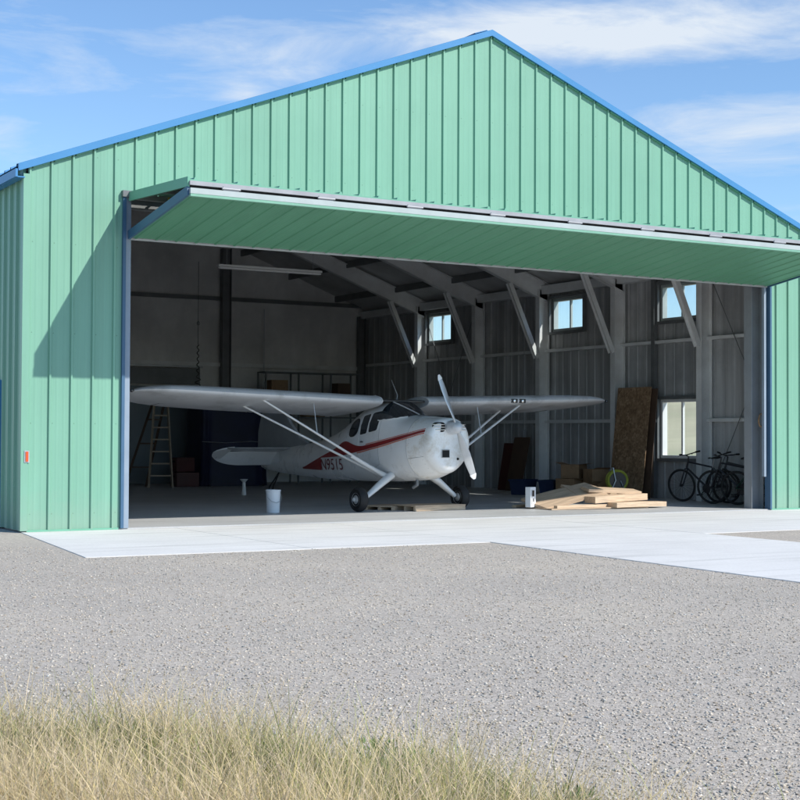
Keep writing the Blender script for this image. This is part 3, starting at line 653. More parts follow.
for sd in (-1, 1):
    strip(-3.3, 1.05, lo, hi, sd, .009, 'side_stripe', M['red'], A, n=90)
    strip(-.9, 1.05, lambda F: lo(F)-.028, lambda F: lo(F)-.010, sd, .0095, 'pinstripe', M['pink'], A, n=50, m=1)
    strip(-.6, 1.05, lambda F: hi(F)+.010, lambda F: hi(F)+.022, sd, .0095, 'pinstripe', M['pink'], A, n=50, m=1)
    # door outline + side windows
    def ell(F0, F1, z0, z1, pw):
        fm, fh = (F0+F1)/2, (F1-F0)/2; zm, zh = (z0+z1)/2, (z1-z0)/2
        g_ = lambda F: zh*(max(0, 1-abs((F-fm)/fh)**pw))**(1/pw)
        sk = lambda F: (F-fm)*.17
        return (lambda F: zm-g_(F)+sk(F)), (lambda F: zm+g_(F)+sk(F))
    for F0, F1, z0, z1, pw in ((-1.23, -.86, 1.30, 1.63, 2.4), (-.80, -.57, 1.35, 1.70, 7), (-.53, -.26, 1.40, 1.75, 7)):
        a, b_ = ell(F0-.02, F1+.02, z0-.02, z1+.02, pw); wo = strip(F0-.02, F1+.02, a, b_, sd, .006, 'window', M['white'], A, n=24)
        a, b_ = ell(F0, F1, z0, z1, pw); strip(F0, F1, a, b_, sd, .011, 'pane', M['cabinglass'], wo, n=24)
    mb = MB(); pts = [(F, z) for F, z in ((-.22, 1.86), (-.2, 1.3), (-.24, .82), (-.45, .75), (-.85, .74), (-.86, 1.2), (-.84, 1.80))]
    q3 = []
    for (a, b_), (c, d) in zip(pts[:-1], pts[1:]):
        for k in range(6): q3.append((a+(c-a)*k/6, b_+(d-b_)*k/6))
    mb.tube([(F, sd*(lat(F, z)+.003), z) for F, z in q3], .0035, 5); mb.build('door_seam', M['alu'], A)
    mb = MB(); mb.tube([(-.74, sd*(lat(-.74, 1.2)+.006), 1.22), (-.74, sd*(lat(-.74, 1.2)+.03), 1.21), (-.66, sd*(lat(-.68, 1.2)+.03), 1.21)], .009, 8); mb.build('door_handle', M['blackgloss'], A)
# windscreen: dark wrap-round glazing with light posts
wsr = []
for F in np.linspace(-.30, .27, 12):
    zt, zb, hw, e_, k_ = st(F); zb_ = float(np.interp(F, [-.30, 0, .27], [1.58, 1.60, 1.655])); row = []
    for j in range(25):
        u = j/24*2-1; full = ring(F, 200, .010); 
        cand = [p for p in full if p[2] >= zb_-1e-6]
        cand.sort(key=lambda p: p[1])
        if len(cand) < 3: cand = [(F, -.02, zt), (F, 0, zt), (F, .02, zt)]
        # resample by arc length
        L_ = [0]
        for a, b_ in zip(cand[:-1], cand[1:]): L_.append(L_[-1]+math.dist(a, b_))
        s = (u+1)/2*L_[-1]
        row.append(tuple(float(np.interp(s, L_, [c[i] for c in cand])) for i in range(3)))
    wsr.append(row)
mb = MB(); V = [p for r in wsr for p in r]; mb.add(V, [(i*25+j, (i+1)*25+j, (i+1)*25+j+1, i*25+j+1) for i in range(11) for j in range(24)])
wso = mb.build('windscreen', M['cabinglass'], A, smooth=True)
for u in (0, 24):
    mb = MB(); mb.tube([tuple(Vector(wsr[i][u])+Vector((.0, 0, .004))) for i in range(12)], .012 if u in (0, 24) else .007, 6); mb.build('windscreen_post', M['planewhite'], wso, smooth=True)
mb = MB(); mb.tube([tuple(Vector(wsr[0][8])+Vector((.01, 0, .02))), tuple(Vector(wsr[6][9])+Vector((.01, 0, .02))), tuple(Vector(wsr[11][11])+Vector((.01, 0, .01)))], .011, 8); mb.build('windscreen_post', M['silver'], wso, smooth=True)
# skylight over the cabin between the wings
mb = MB(); mb.add([(-.24, -.48, 1.925), (-.24, .48, 1.925), (-.9, .48, 1.965), (-.9, -.48, 1.965), (-.24, -.48, 1.965), (-.24, .48, 1.965), (-.9, .48, 1.99), (-.9, -.48, 1.99)], [(0,1,5,4),(1,2,6,5),(2,3,7,6),(3,0,4,7),(4,5,6,7),(3,2,1,0)])
mb.build('skylight', M['blackgloss'], A, bevel=.01)
# wings
AF = [(1, .0), (.9, .018), (.7, .05), (.5, .075), (.35, .086), (.2, .082), (.1, .064), (.04, .042), (.01, .02), (0, 0), (.01, -.016), (.04, -.026), (.1, -.033), (.25, -.036), (.5, -.032), (.75, -.018), (.9, -.008)]
INC = .155
def wring(s, le, ch, z, th, sd):
    return [(le-c*ch, sd*s, z-c*ch*INC+t_*ch*th) for c, t_ in AF]
for sd in (-1, 1):
    Ws = [(.50, -.15, 1.65, 1.935, 1.15), (1.2, -.15, 1.65, 1.955, 1.15), (3.0, -.16, 1.63, 2.01, 1.15), (4.1, -.17, 1.52, 2.045, 1.12), (4.55, -.20, 1.37, 2.06, 1.05), (4.85, -.28, 1.13, 2.06, .95), (5.04, -.38, .86, 2.05, .8), (5.15, -.50, .56, 2.03, .6), (5.205, -.62, .3, 2.01, .4), (5.22, -.68, .1, 2.0, .3)]
    wg = loft(MB(), [wring(*a, sd) for a in Ws]).build('wing', M['silver'], A, smooth=True)
    # aileron/flap split lines and hinge seam
    mb = MB()
    for s_, a, b_ in ((2.35, .72, 1.0), (4.3, .76, 1.0), (.9, .74, 1.0)):
        le = float(np.interp(s_, [r[0] for r in Ws], [r[1] for r in Ws])); ch = float(np.interp(s_, [r[0] for r in Ws], [r[2] for r in Ws])); z = float(np.interp(s_, [r[0] for r in Ws], [r[3] for r in Ws]))
        mb.tube([(le-a*ch, sd*s_, z-a*ch*INC-.028), (le-b_*ch, sd*s_, z-b_*ch*INC-.004)], .006, 5)
    mb.tube([(-.15-.73*1.65, sd*.9, 1.945-.73*1.65*INC-.028), (-.16-.73*1.63, sd*3, 2.01-.73*1.63*INC-.028), (-.18-.75*1.46, sd*4.3, 2.052-.75*1.46*INC-.026)], .006, 5)
    mb.build('aileron_seam', M['darksteel'], wg)
    # bright metal leading edge cuff by the root and tip lamp
    mb = MB(); mb.lathe([(0, -.05), (.025, -.04), (.03, 0), (.025, .03), (0, .04)], (-.48, sd*5.17, 2.035), 'x', 10); mb.build('tip_lamp', M['cabinglass'], wg, smooth=True)
    mb = MB(); mb.tube([(-.145, sd*.52, 1.93), (-.19, sd*.52, 1.985), (-.38, sd*.52, 2.03)], .018, 8); mb.build('root_fairing', M['planewhite'], wg, smooth=True)
# landing lamps in the aircraft's left wing
for y in (2.52, 2.72):
    mb = MB(); mb.box((-.185, y-.075, 1.955), (-.150, y+.075, 2.03)); lo_ = mb.build('landing_lamp', M['blackgloss'], A, bevel=.01)
    mb = MB(); mb.lathe([(0, -.144), (.02, -.145), (.03, -.1495)], (0, y, 1.992), 'x', 12); mb.build('lens', M['chrome'], lo_)
# lift struts
for sd in (-1, 1):
    for top in ((-.37, 2.84, 1.93), (-1.0, 2.86, 1.83)):
        mb = MB(); a = Vector((-.10 if top[0] > -.5 else -.22, sd*.46, .60)); b_ = Vector((top[0], sd*top[1], top[2]))
        mb.tube([a, a.lerp(b_, .3), b_], [.042, .036, .026], 10, flat=.6); mb.build('lift_strut', M['planewhite'], A, smooth=True)
    mb = MB(); mb.tube([(-.10, sd*.46, .60), (-.14, sd*.62, .69), (-.20, sd*1.15, .97)], [.085, .062, .045], 10, flat=.7); mb.build('strut_fairing', M['planewhite'], A, smooth=True)
    mb = MB(); mb.tube([(-.26, sd*1.80, 1.34), (-.4, sd*1.80, 1.93)], .008, 6); mb.build('jury_strut', M['alu'], A)
    # main gear
    mb = MB(); mb.tube([(-.02, sd*.40, .63), (.0, sd*.62, .50), (.0, sd*.98, .24)], [.085, .078, .052], 14, flat=.8); mb.build('gear_leg', M['planewhite'], A, smooth=True)
    mb = MB(); mb.lathe([(.0, .105), (.05, .10), (.06, .09), (.095, .085), (.115, .07), (.115, -.07), (.095, -.05), (.05, -.09), (0, -.10)], (0, sd*1.107, .215), 'y', 24)
    wh = mb.build('wheel', M['alu'], A, smooth=True)
    mb = MB(); mb.lathe([(.110, -.066), (.15, -.05), (.185, -.080), (.205, -.058), (.215, -.02), (.215, .02), (.205, .058), (.185, .080), (.15, .085), (.110, .066)], (0, sd*1.107, .215), 'y', 32); mb.build('tyre', M['black'], wh, smooth=True)
    mb = MB(); mb.lathe([(.0, sd*.105), (.03, sd*.11), (.035, sd*.10)], (0, sd*1.107, .215), 'y', 14); mb.build('hub_cap', M['white'], wh)
# propeller and spinner
pr = MB(); hub = Vector((1.34, 0, 1.473)); ang = .415
def blade(k):
    dirv = Vector((0, -k*math.sin(ang), k*math.cos(ang))); side = Vector((0, math.cos(ang), math.sin(ang))); R = []
    for r_, w_, th, tw in ((.08, .06, .05, .9), (.16, .085, .04, .85), (.30, .125, .03, .62), (.5, .15, .02, .45), (.7, .14, .014, .34), (.85, .115, .010, .28), (.93, .085, .008, .25), (.965, .04, .005, .25)):
        c = hub + dirv*r_; ca, sa = math.cos(tw*k), math.sin(tw*k); u = side*math.cos(tw)-Vector((1, 0, 0))*math.sin(tw)*k; v_ = dirv.cross(u)
        R.append([tuple(c + u*math.cos(2*PI*i/12)*w_/2 + v_*math.sin(2*PI*i/12)*th/2) for i in range(12)])
    return R
for k in (1, -1): loft(pr, blade(k))
pr.lathe([(.06, 1.28), (.07, 1.30), (.07, 1.38), (.05, 1.40)], (0, 0, 1.473), 'x', 20)
po = pr.build('propeller', M['alu'], A, smooth=True)
mb = MB(); mb.lathe([(.118, 1.18), (.122, 1.22), (.12, 1.28), (.108, 1.34), (.085, 1.39), (.05, 1.425), (0, 1.435)], (0, 0, 1.473), 'x', 28); mb.build('spinner', M['silver'], po, smooth=True)
for k in (1, -1):
    mb = MB(); d_ = Vector((0, -k*math.sin(ang), k*math.cos(ang))); R = blade(k)[-3:]
    R = [[tuple(hub+d_*(.88+i*.045) + (Vector(p)-(hub+d_*r_))*1.12) for p in r] for i, (r, r_) in enumerate(zip(R, (.85, .93, .965)))]
    loft(mb, R).build('blade_tip', M['white'], po, smooth=True)
# tail
mb = MB()
for sd in (-1, 1):
    R = [wring(s, le, ch, z, .6, sd) for s, le, ch, z in ((.05, -4.0, .62, 1.07), (.8, -4.07, .52, 1.07), (1.2, -4.15, .40, 1.07), (1.36, -4.21, .3, 1.07))]
    tmp = MB(); loft(tmp, R).build('stabilizer', M['silver'], A, smooth=True)
    # elevator hanging down
    hx, hz = -4.55, .99; V = []; n = 18
    for i in range(n+1):
        s = .06 + 1.44*i/n; ch = .42*math.sqrt(max(0.02, 1-(max(0, s-.75)/.80)**2)); a = .72
        V += [(hx, sd*s, hz+.012), (hx-ch*math.cos(a), sd*s, hz-ch*math.sin(a)), (hx-.01, sd*s, hz-.018)]
    tmp = MB(); tmp.add(V, [(i*3+a, (i+1)*3+a, (i+1)*3+(a+1) % 3, i*3+(a+1) % 3) for i in range(n) for a in range(3)] + [(0, 1, 2), (n*3+2, n*3+1, n*3)])
    # horn ahead of the hinge at the tip
    hp = [(1.2, 0), (1.22, .30), (1.33, .27), (1.43, .19), (1.50, .08), (1.53, -.03), (1.52, -.12), (1.47, -.17), (1.3, -.2)]
    top_ = [(hx+t_, sd*s, hz+.3*t_+.012) if t_ > 0 else (hx+t_*.75, sd*s, hz+t_*.66+.012) for s, t_ in hp]; k9 = len(hp)
    tmp.add(top_+[(x, y, z-.025) for x, y, z in top_], [tuple(range(k9)), tuple(range(k9, 2*k9))[::-1]]+[(i, (i+1) % k9, k9+(i+1) % k9, k9+i) for i in range(k9)])
    tmp.build('elevator', M['planewhite'], A, smooth=True)
    tmp = MB(); tmp.tube([(hx+.01, sd*.2, hz+.02), (hx+.01, sd*1.27, hz+.02)], .016, 6); tmp.build('hinge_line', M['void'], A)
def plate(poly, th, name, mt):
    n = len(poly); mb = MB(); mb.add([(x, -th, z) for x, z in poly]+[(x, th, z) for x, z in poly], [tuple(range(n)), tuple(range(n, 2*n))[::-1]]+[(i, (i+1) % n, n+(i+1) % n, n+i) for i in range(n)]); return mb.build(name, mt, A, bevel=.012)
M['finshade'] = mat('grey_fin_shade', (.30, .32, .34), .5, var=.08)  # tail shadow painted in: darker grey for fin and rudder
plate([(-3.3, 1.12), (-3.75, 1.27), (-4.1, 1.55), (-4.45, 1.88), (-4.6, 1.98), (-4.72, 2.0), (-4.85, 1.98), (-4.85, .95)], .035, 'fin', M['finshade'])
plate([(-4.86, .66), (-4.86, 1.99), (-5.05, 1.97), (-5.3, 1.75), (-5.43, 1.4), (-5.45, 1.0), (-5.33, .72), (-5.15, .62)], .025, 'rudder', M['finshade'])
mb = MB(); mb.torus((-4.95, 0, .09), .06, .03, 'y', 18, 8); mb.tube([(-4.95, .045, .09), (-4.92, .045, .25), (-4.6, 0, .57)], .016, 6); mb.tube([(-4.95, -.045, .09), (-4.92, -.045, .25), (-4.6, 0, .57)], .016, 6); mb.build('tail_wheel', M['black'], A, smooth=True)
mb = MB(); mb.tube([(-.45, .0, 1.98), (-.42, .0, 2.05), (-.62, 0.0, 2.34)], [.01, .006, .003], 6); mb.build('antenna', M['silver'], A)
# registration letters, wrapped onto the skin
cu = bpy.data.curves.new('registration', 'FONT'); cu.body = 'N9515'; cu.size = .30; cu.space_character = 1.0; cu.shear = .18; cu.resolution_u = 3
to = bpy.data.objects.new('registration_tmp', cu); C.objects.link(to); bpy.context.view_layer.update()
me0 = bpy.data.meshes.new_from_object(to.evaluated_get(bpy.context.evaluated_depsgraph_get())); bpy.data.objects.remove(to)
for sd in (-1, 1):
    me = me0.copy(); me.name = 'registration'; xs_ = [v.co.x for v in me.vertices]; x1_ = max(xs_); x0_ = min(xs_)
    import bmesh
    bm = bmesh.new(); bm.from_mesh(me); 
    for it in range(2): bmesh.ops.subdivide_edges(bm, edges=[e for e in bm.edges if e.calc_length() > .05], cuts=1)
    for v in bm.verts:
        t_ = (v.co.x-x0_)/(x1_-x0_)
        F = -2.40+t_*.92 if sd < 0 else -1.48-t_*.92
        z = .672 + v.co.y*1.0 + .02*t_
        v.co = Vector((F, sd*(lat(F, z)+.014), z))
    bm.to_mesh(me); bm.free(); me.materials.clear(); me.materials.append(M['maroon'])
    o = bpy.data.objects.new('registration', me); C.objects.link(o); o.parent = A; o['label'] = 'maroon registration letters N9515 on the rear fuselage'

# ------------------------------------------------------------------ things standing in the hangar
def boxthing(name, label, cat, parts, group=None, loc=(0, 0, 0), rz=0):
    r = empty(name, loc, rz); tag(r, label, cat, group)
    return r
# bucket
b = empty('bucket', (5.15, 2.86, .02)); tag(b, 'tall white plastic bucket standing on the floor under the left wing', 'bucket')
MB().lathe([(.108, 0), (.112, .01), (.125, .36), (.132, .365), (.132, .39), (.124, .39), (.118, .36), (.105, .02), (0, .02)], n=32).build('body', M['plasticwhite'], b, smooth=True)
MB().lathe([(.0, .378), (.123, .378), (.123, .386), (0, .388)], n=32).build('lid', M['plasticwhite'], b)
MB().tube([(-.13, 0, .33), (-.134, -.06, .26), (-.09, -.12, .2), (0, -.14, .17), (.09, -.12, .2), (.134, -.06, .26), (.13, 0, .33)], .004, 6).build('handle', M['galv'], b)
# white jug/funnel on the floor
b = empty('funnel', (7.68, 9.65, .02), .6); tag(b, 'white plastic funnel with a narrow spout standing below the tailplane', 'funnel')
MB().lathe([(.06, 0), (.08, .03), (.06, .30), (.05, .42), (.12, .50), (.13, .52), (.11, .52), (.04, .42)], n=20).build('body', M['plasticwhite'], b, smooth=True)
MB().tube([(.1, 0, .45), (.18, 0, .42), (.17, 0, .30), (.07, 0, .26)], .012, 8).build('handle', M['blackgloss'], b, smooth=True)
b.scale = (.68, .68, .68)
# stepladder
b = empty('stepladder', (7.62, 14.5, .02), -.35); tag(b, 'pale wooden stepladder standing open by the left end of the back wall', 'stepladder')
for sd in (-1, 1):
    MB().beam((sd*.29, -.0, 0), (sd*.15, .32, 2.35), .03, .08).build('rail', M['ladderwood'], b)
    MB().beam((sd*.27 - .62, .75, 0), (sd*.13, .40, 2.35), .03, .055).build('rear_leg', M['brownboard'], b)
for k in range(7):
    z = .30*(k+1); t_ = z/2.35; MB().box((-(.275-.14*t_), .32*t_-.06, z-.015), (.275-.14*t_, .32*t_+.06, z+.02)).build('step', M['ladderwood'], b)
MB().box((-.19, .26, 2.33), (.19, .46, 2.37)).build('top_cap', M['ladderwood'], b)
for z in (.5, 1.1, 1.7):
    t_ = z/2.35; MB().beam((-.27-.62+(.76)*t_, .75-.35*t_, z), (.27-.62+(.48)*t_, .75-.35*t_, z), .02, .04).build('brace', M['brownboard'], b)
# small cart with green pail at far left
b = empty('pail', (6.1, 13.6, .02)); tag(b, 'dull green pail on the floor at the left jamb beside the stepladder', 'pail')
MB().lathe([(.12, 0), (.15, .3), (.16, .31), (.145, .3), (.11, .02), (0, .02)], n=20).build('body', M['greenpail'], b, smooth=True)
MB().tube([(-.15, 0, .28), (-.12, 0, .45), (0, 0, .5), (.12, 0, .45), (.15, 0, .28)], .006, 6).build('handle', M['galv'], b)
# red crates
for i, (x, y, z, s, lb) in enumerate(((8.55, 15.2, .02, 1., 'lower dark red crate between the stepladder and the navy cover'), (8.5, 15.25, .40, .85, 'smaller dark red crate stacked on top beside the navy cover'))):
    b = empty('crate', (x, y, z), .15*i); tag(b, lb, 'crate'); s_ = s
    m_ = MB(); m_.box((-.3*s_, -.2*s_, 0), (.3*s_, .2*s_, .03)); 
    for a in (-1, 1): m_.box((-.3*s_, a*.2*s_-.012, .03), (.3*s_, a*.2*s_+.012, .36)); m_.box((a*.3*s_-.012, -.188*s_, .03), (a*.3*s_+.012, .188*s_, .36))
    m_.build('body', M['darkred'], b, bevel=.006)
    for a in (-1, 1): MB().box((a*(.3*s_+.004)-.010, -.08, .24), (a*(.3*s_+.004)+.010, .08, .28)).build('handle', M['void'], b)
# navy covered shelving: tarpaulin draped over tall frame
def drape(name, x0, x1, y0, y1, h, mt, label, cat):
    b = empty(name, ((x0+x1)/2, (y0+y1)/2, .02)); tag(b, label, cat); w_, d_ = (x1-x0)/2, (y1-y0)/2
    P = []; n = 96
    per = []
    for i in range(n):
        a = 2*PI*i/n; ca, sa = math.cos(a), math.sin(a); per.append((math.copysign(abs(ca)**.22, ca)*w_, math.copysign(abs(sa)**.22, sa)*d_))
    R = []
    for z, k in ((0.01, 1.06), (.25, 1.04), (.8, 1.02), (1.4, 1.01), (h-.06, 1.0), (h-.01, .985), (h, .95)):
        R.append([(x*k + .030*math.sin(i*.9+z)*(1-z/h), y*k+.045*math.sin(i*.75)*(1.1-z/h), z) for i, (x, y) in enumerate(per)])
    mb = MB(); loft(mb, R); mb.build('cover', mt, b, smooth=True)
    return b
dr_ = drape('covered_shelving', 8.95, 10.75, 15.0, 16.2, 2.25, M['navy'], 'tall block hidden under a dark navy cover behind the left wing', 'cover')
for x in (-.75, .75): MB().tube([(x, -.72, .0), (x, -.72, .05)], .03, 8).build('foot', M['black'], dr_)
MB().tube([(-.94, -.66, 1.15), (-.3, -.70, 1.12), (.4, -.70, 1.16), (.94, -.66, 1.12)], .008, 6).build('cord', M['alu'], dr_)
# open rack/frame by the back wall
b = empty('storage_rack', (12.8, 16.6, .02)); tag(b, 'thin dark metal storage rack with open shelves against the back wall', 'rack')
for x in (-1.45, -.45, .55, 1.45):
    for y in (-.25, .25): MB().box((x-.02, y-.02, 0), (x+.02, y+.02, 3.05)).build('post', M['darksteel'], b)
for z in (.4, 1.1, 1.8, 2.45, 3.03): MB().box((-1.47, -.27, z), (1.47, .27, z+.035)).build('shelf', M['darksteel'], b)
# items on the rack
for i, (x, z, w_, h_, c, lb) in enumerate(((-1.0, 2.488, .5, .35, 'cardboard', 'dusty cardboard box on the rack upper shelf, left end'), (.1, 1.838, .6, .4, 'cardboard', 'wide cardboard box on the middle shelf of the rack'), (1.0, 2.488, .4, .3, 'brownboard', 'small dark brown box on the rack upper shelf, right end'))):
    b = MB().box((-w_/2, -.2, 0), (w_/2, .2, h_)).build('storage_box', M[c], bevel=.006); b.location = (12.8+x, 16.6, z+.02); tag(b, lb, 'box')
# hanging hoist cable
b = empty('hanging_cable', (7.55, 12.0, 2.35)); tag(b, 'dark tangled cable hanging in front of the back wall at left', 'cable')
pts = []
for k in range(90):
    z = 1.1-k*.012; a = k*.55; r_ = .02+.07*max(0, (k-35)/55)*abs(math.sin(k*.11)); pts.append((r_*math.cos(a), r_*math.sin(a), z))
MB().tube([(0, 0, 3.05), (0, 0, 1.1)] , .006, 6).build('hanger', M['black'], b)
MB().tube(pts, .012, 6).build('coil', M['black'], b)
MB().lathe([(0, 1.55), (.03, 1.56), (.035, 1.62), (.012, 1.66)], n=12).build('hook', M['darksteel'], b)
b.location = (7.55, 12.0, 2.35)
# long fluorescent fixture
b = empty('strip_light', (7.51, 8.0, 4.80)); tag(b, 'long unlit white fluorescent strip light hanging under the roof', 'strip light')
MB().box((-1.2, -.055, .02), (1.2, .055, .07)).build('housing', M['tube'], b, bevel=.008)
for y in (-.03, .03): MB().lathe([(.016, -1.17), (.019, -1.165), (.019, 1.165), (.016, 1.17)], (0, y, -.002), 'x', 12).build('lamp_tube', M['white'], b, smooth=True)
for x in (-1.0, 1.0): MB().tube([(x, 0, .07), (x, 0, rt(7.5+x)-4.80-.3)], .004, 5).build('hanger', M['galv'], b)
# pallets/boards under the aircraft nose
def pallet(name, loc, rz, sx, sy, h, label, mt='ply'):
    b = empty(name, loc, rz); tag(b, label, 'pallet')
    for k in range(3): MB().box((-sx/2+.004, -sy/2+.004+(sy-.068)*k/2, 0), (sx/2-.004, -sy/2+.064+(sy-.068)*k/2, h-.022)).build('bearer', M['wood'], b, bevel=.004)
    MB().box((-sx/2, -sy/2, h-.02), (sx/2, sy/2, h)).build('deck', M['wood'], b, bevel=.003)
    return b
pallet('pallet', (8.06, 2.46, .02), .12, 1.15, .62, .10, 'low wooden pallet on the floor below the propeller, nearer right wheel')
pallet('pallet', (7.52, 3.0, .02), .60, .80, .60, .075, 'low wooden pallet on the floor behind the left wheel')
# lumber pile in the sun
def board(loc, sx, sy, sz, rz, ry, label, mt='ply', rx=0):
    mb = MB(); n = 6; V = []
    for i in range(n+1):
        x = -sx/2+sx*i/n; bow = .006*math.sin(PI*i/n)
        V += [(x, -sy/2, bow), (x, sy/2, bow), (x, sy/2, bow+sz), (x, -sy/2, bow+sz)]
    mb.add(V, [(i*4+a, (i+1)*4+a, (i+1)*4+(a+1) % 4, i*4+(a+1) % 4) for i in range(n) for a in range(4)]+[(0, 1, 2, 3), (n*4+3, n*4+2, n*4+1, n*4)])
    o = mb.build('board', M[mt], bevel=.002); o.location = loc; o.rotation_euler = (rx, ry, rz); tag(o, label, 'board', 'loose boards heaped in the sun'); return o
board((11.05, 1.75, .024), 2.15, .85, .022, -.05, 0, 'wide thin plywood sheet lying flat at the bottom of the heap', rx=0)
board((10.78, 2.05, .21), 1.62, .70, .05, .10, -.17, 'long plank sloping up from the white box to the peak of the heap', rx=.22)
board((11.55, 2.20, .24), 1.15, .62, .05, -.12, .12, 'broad board sloping down to the right at the back of the heap', rx=.25)
board((11.62, 1.62, .14), 1.30, .30, .12, .06, -.03, 'thick pale timber block lying across the middle of the heap', 'wood')
board((11.90, 1.36, .045), 1.20, .28, .09, .02, 0, 'pale timber lying lowest at the right front of the heap', 'wood')
board((11.72, 1.90, .30), 1.10, .34, .06, -.20, .05, 'short pale plank on top at the right of the heap', 'wood', rx=.12)
board((10.85, 1.50, .047), 1.5, .10, .05, .05, 0, 'narrow batten along the front left edge of the heap', 'wood')
board((10.35, 2.62, .024), 1.0, .09, .04, .35, 0, 'short batten on the floor behind the white box', 'wood')
# white box with black marks
b = empty('white_tin', (9.92, 1.98, .05), .35); tag(b, 'small upright white box with black marks beside the heap of boards', 'box')
MB().box((-.085, -.06, 0), (.085, .06, .37)).build('body', M['plasticwhite'], b, bevel=.008)
MB().box((-.03, -.0625, .20), (.03, -.0605, .31)).box((-.008, -.0625, .10), (.022, -.0605, .165)).build('marking', M['blackgloss'], b)
MB().box((-.05, -.0622, .05), (-.04, -.0606, .32)).build('marking', M['blackgloss'], b)
# OSB sheets leaning on the right wall
def lean(name, y0, y1, h, foot, top, th, mt, label, cat):
    b = MB(); b.add([(foot, y0, 0), (foot+th, y0, 0), (foot+th, y1, 0), (foot, y1, 0), (top, y0, h), (top+th, y0, h), (top+th, y1, h), (top, y1, h)],
                    [(0,3,2,1),(4,5,6,7),(0,1,5,4),(1,2,6,5),(2,3,7,6),(3,0,4,7)])
    o = b.build(name, M[mt], bevel=.002); o.location = (0, 0, .022); tag(o, label, cat); return o
lean('chipboard_sheet', 4.50, 5.62, 2.40, 14.62, 14.89, .018, 'osb', 'tall rough strand board sheet leaning against the right wall', 'board')
lean('hardboard_sheet', 4.36, 5.50, 2.36, 14.72, 14.95, .016, 'brownboard', 'dark brown board leaning behind the tall strand board sheet', 'board')
lean('hardboard_sheet', 8.95, 9.6, 1.30, 14.60, 14.88, .02, 'brownboard', 'short dark board leaning on the right wall behind the right wing', 'board')
lean('hardboard_sheet', 9.55, 10.1, 1.15, 14.72, 14.92, .02, 'darkred', 'narrow reddish panel leaning beside the short dark board', 'board')
# rope coil on the door column, conduit and switch box on the wall
b = empty('rope_coil', (OR_-.02, .185, 1.78)); tag(b, 'brown rope coil hanging on the steel column right of the doorway', 'rope')
mb = MB(); pts = []
for k in range(90):
    a = 2*PI*k/18; pts.append(((.055+.006*math.sin(k*1.7))*math.cos(a), -.02-.012*math.sin(k*.9), -.12+(.12+.008*math.cos(k*1.3))*math.sin(a)))
mb.tube(pts, .007, 6); mb.build('coil', M['cardboard'], b, smooth=True)
MB().tube([(.02, -.03, -.20), (.05, -.04, -.34), (.04, -.03, -.42)], .008, 6).build('rope_end', M['darkred'], b)
mb = MB(); mb.tube([(W-.2, 9.55, .9), (W-.2, 9.55, 4.6)], .014, 8); mb.build('conduit', M['galv'], H); MB().box((W-.27, 9.48, 1.3), (W-.17, 9.62, 1.5)).build('switch_box', M['galv'], H, bevel=.005)
mb = MB(); mb.tube([(11.9, DL-.3, .02), (11.9, DL-.3, 4.9)], .016, 8); mb.build('conduit', M['galv'], H); MB().box((11.75, DL-.36, 1.4), (12.1, DL-.29, 1.95)).build('switch_box', M['galv'], H, bevel=.008)
# cartons
def carton(loc, sx, sy, sz, rz, label, mt='cardboard', flaps=True):
    b = empty('carton', loc, rz); tag(b, label, 'carton')
    m_ = MB()
    for a in (-1, 1):
        m_.box((-sx/2, a*(sy/2-.003)-.003, 0), (sx/2, a*(sy/2-.003)+.003, sz)); m_.box((a*(sx/2-.003)-.003, -sy/2+.006, 0), (a*(sx/2-.003)+.003, sy/2-.006, sz))
    m_.box((-sx/2+.006, -sy/2+.006, 0), (sx/2-.006, sy/2-.006, .006)); m_.build('body', M[mt], b)
    if flaps:
        for a in (-1, 1):
            f = MB(); f.beam((-sx/2, a*sy/2, sz), (-sx/2, a*(sy/2+sy*.28), sz+.10*random.uniform(-.3, 1)), .004, .004)
            f = MB(); z2 = sz+.12*random.uniform(-.2, 1); f.add([(-sx/2, a*sy/2, sz+.001), (sx/2, a*sy/2, sz+.001), (sx/2-.02, a*(sy/2+.16), z2), (-sx/2+.02, a*(sy/2+.16), z2)], [(0,1,2,3)]); f.build('flap', M[mt], b)
    return b
carton((13.9, 5.95, .02), .60, .5, .40, .3, 'lower brown carton behind the board heap by the wall')
carton((14.0, 6.05, .425), .50, .42, .30, .55, 'open brown carton on top of the lower carton, flaps spread')
carton((14.1, 5.40, .02), .42, .38, .62, -.1, 'tall narrow brown carton right of the stacked cartons')
carton((13.75, 5.25, .02), .3, .3, .28, .2, 'small brown carton in front of the tall narrow carton')
for i, (x, y, lb) in enumerate(((13.55, 7.35, 'dark blue open plastic bin left of the cartons'), (13.85, 6.65, 'dark blue open plastic bin pushed up against the cartons'))):
    b = empty('plastic_bin', (x, y, .02), .4); tag(b, lb, 'bin')
    loft(MB(), [[(sx*k, sy*k, z) for sx, sy in ((-.28, -.2), (.28, -.2), (.28, .2), (-.28, .2))] for z, k in ((0, .85), (.34, 1.0), (.34, .95), (.02, .8))]).build('body', M['navybin'], b, bevel=.01)
    loft(MB(), [[(sx*k, sy*k, z) for sx, sy in ((-.28, -.2), (.28, -.2), (.28, .2), (-.28, .2))] for z, k in ((.31, 1.0), (.31, 1.07), (.35, 1.07), (.35, .97))], False, False).build('rim', M['navybin'], b)
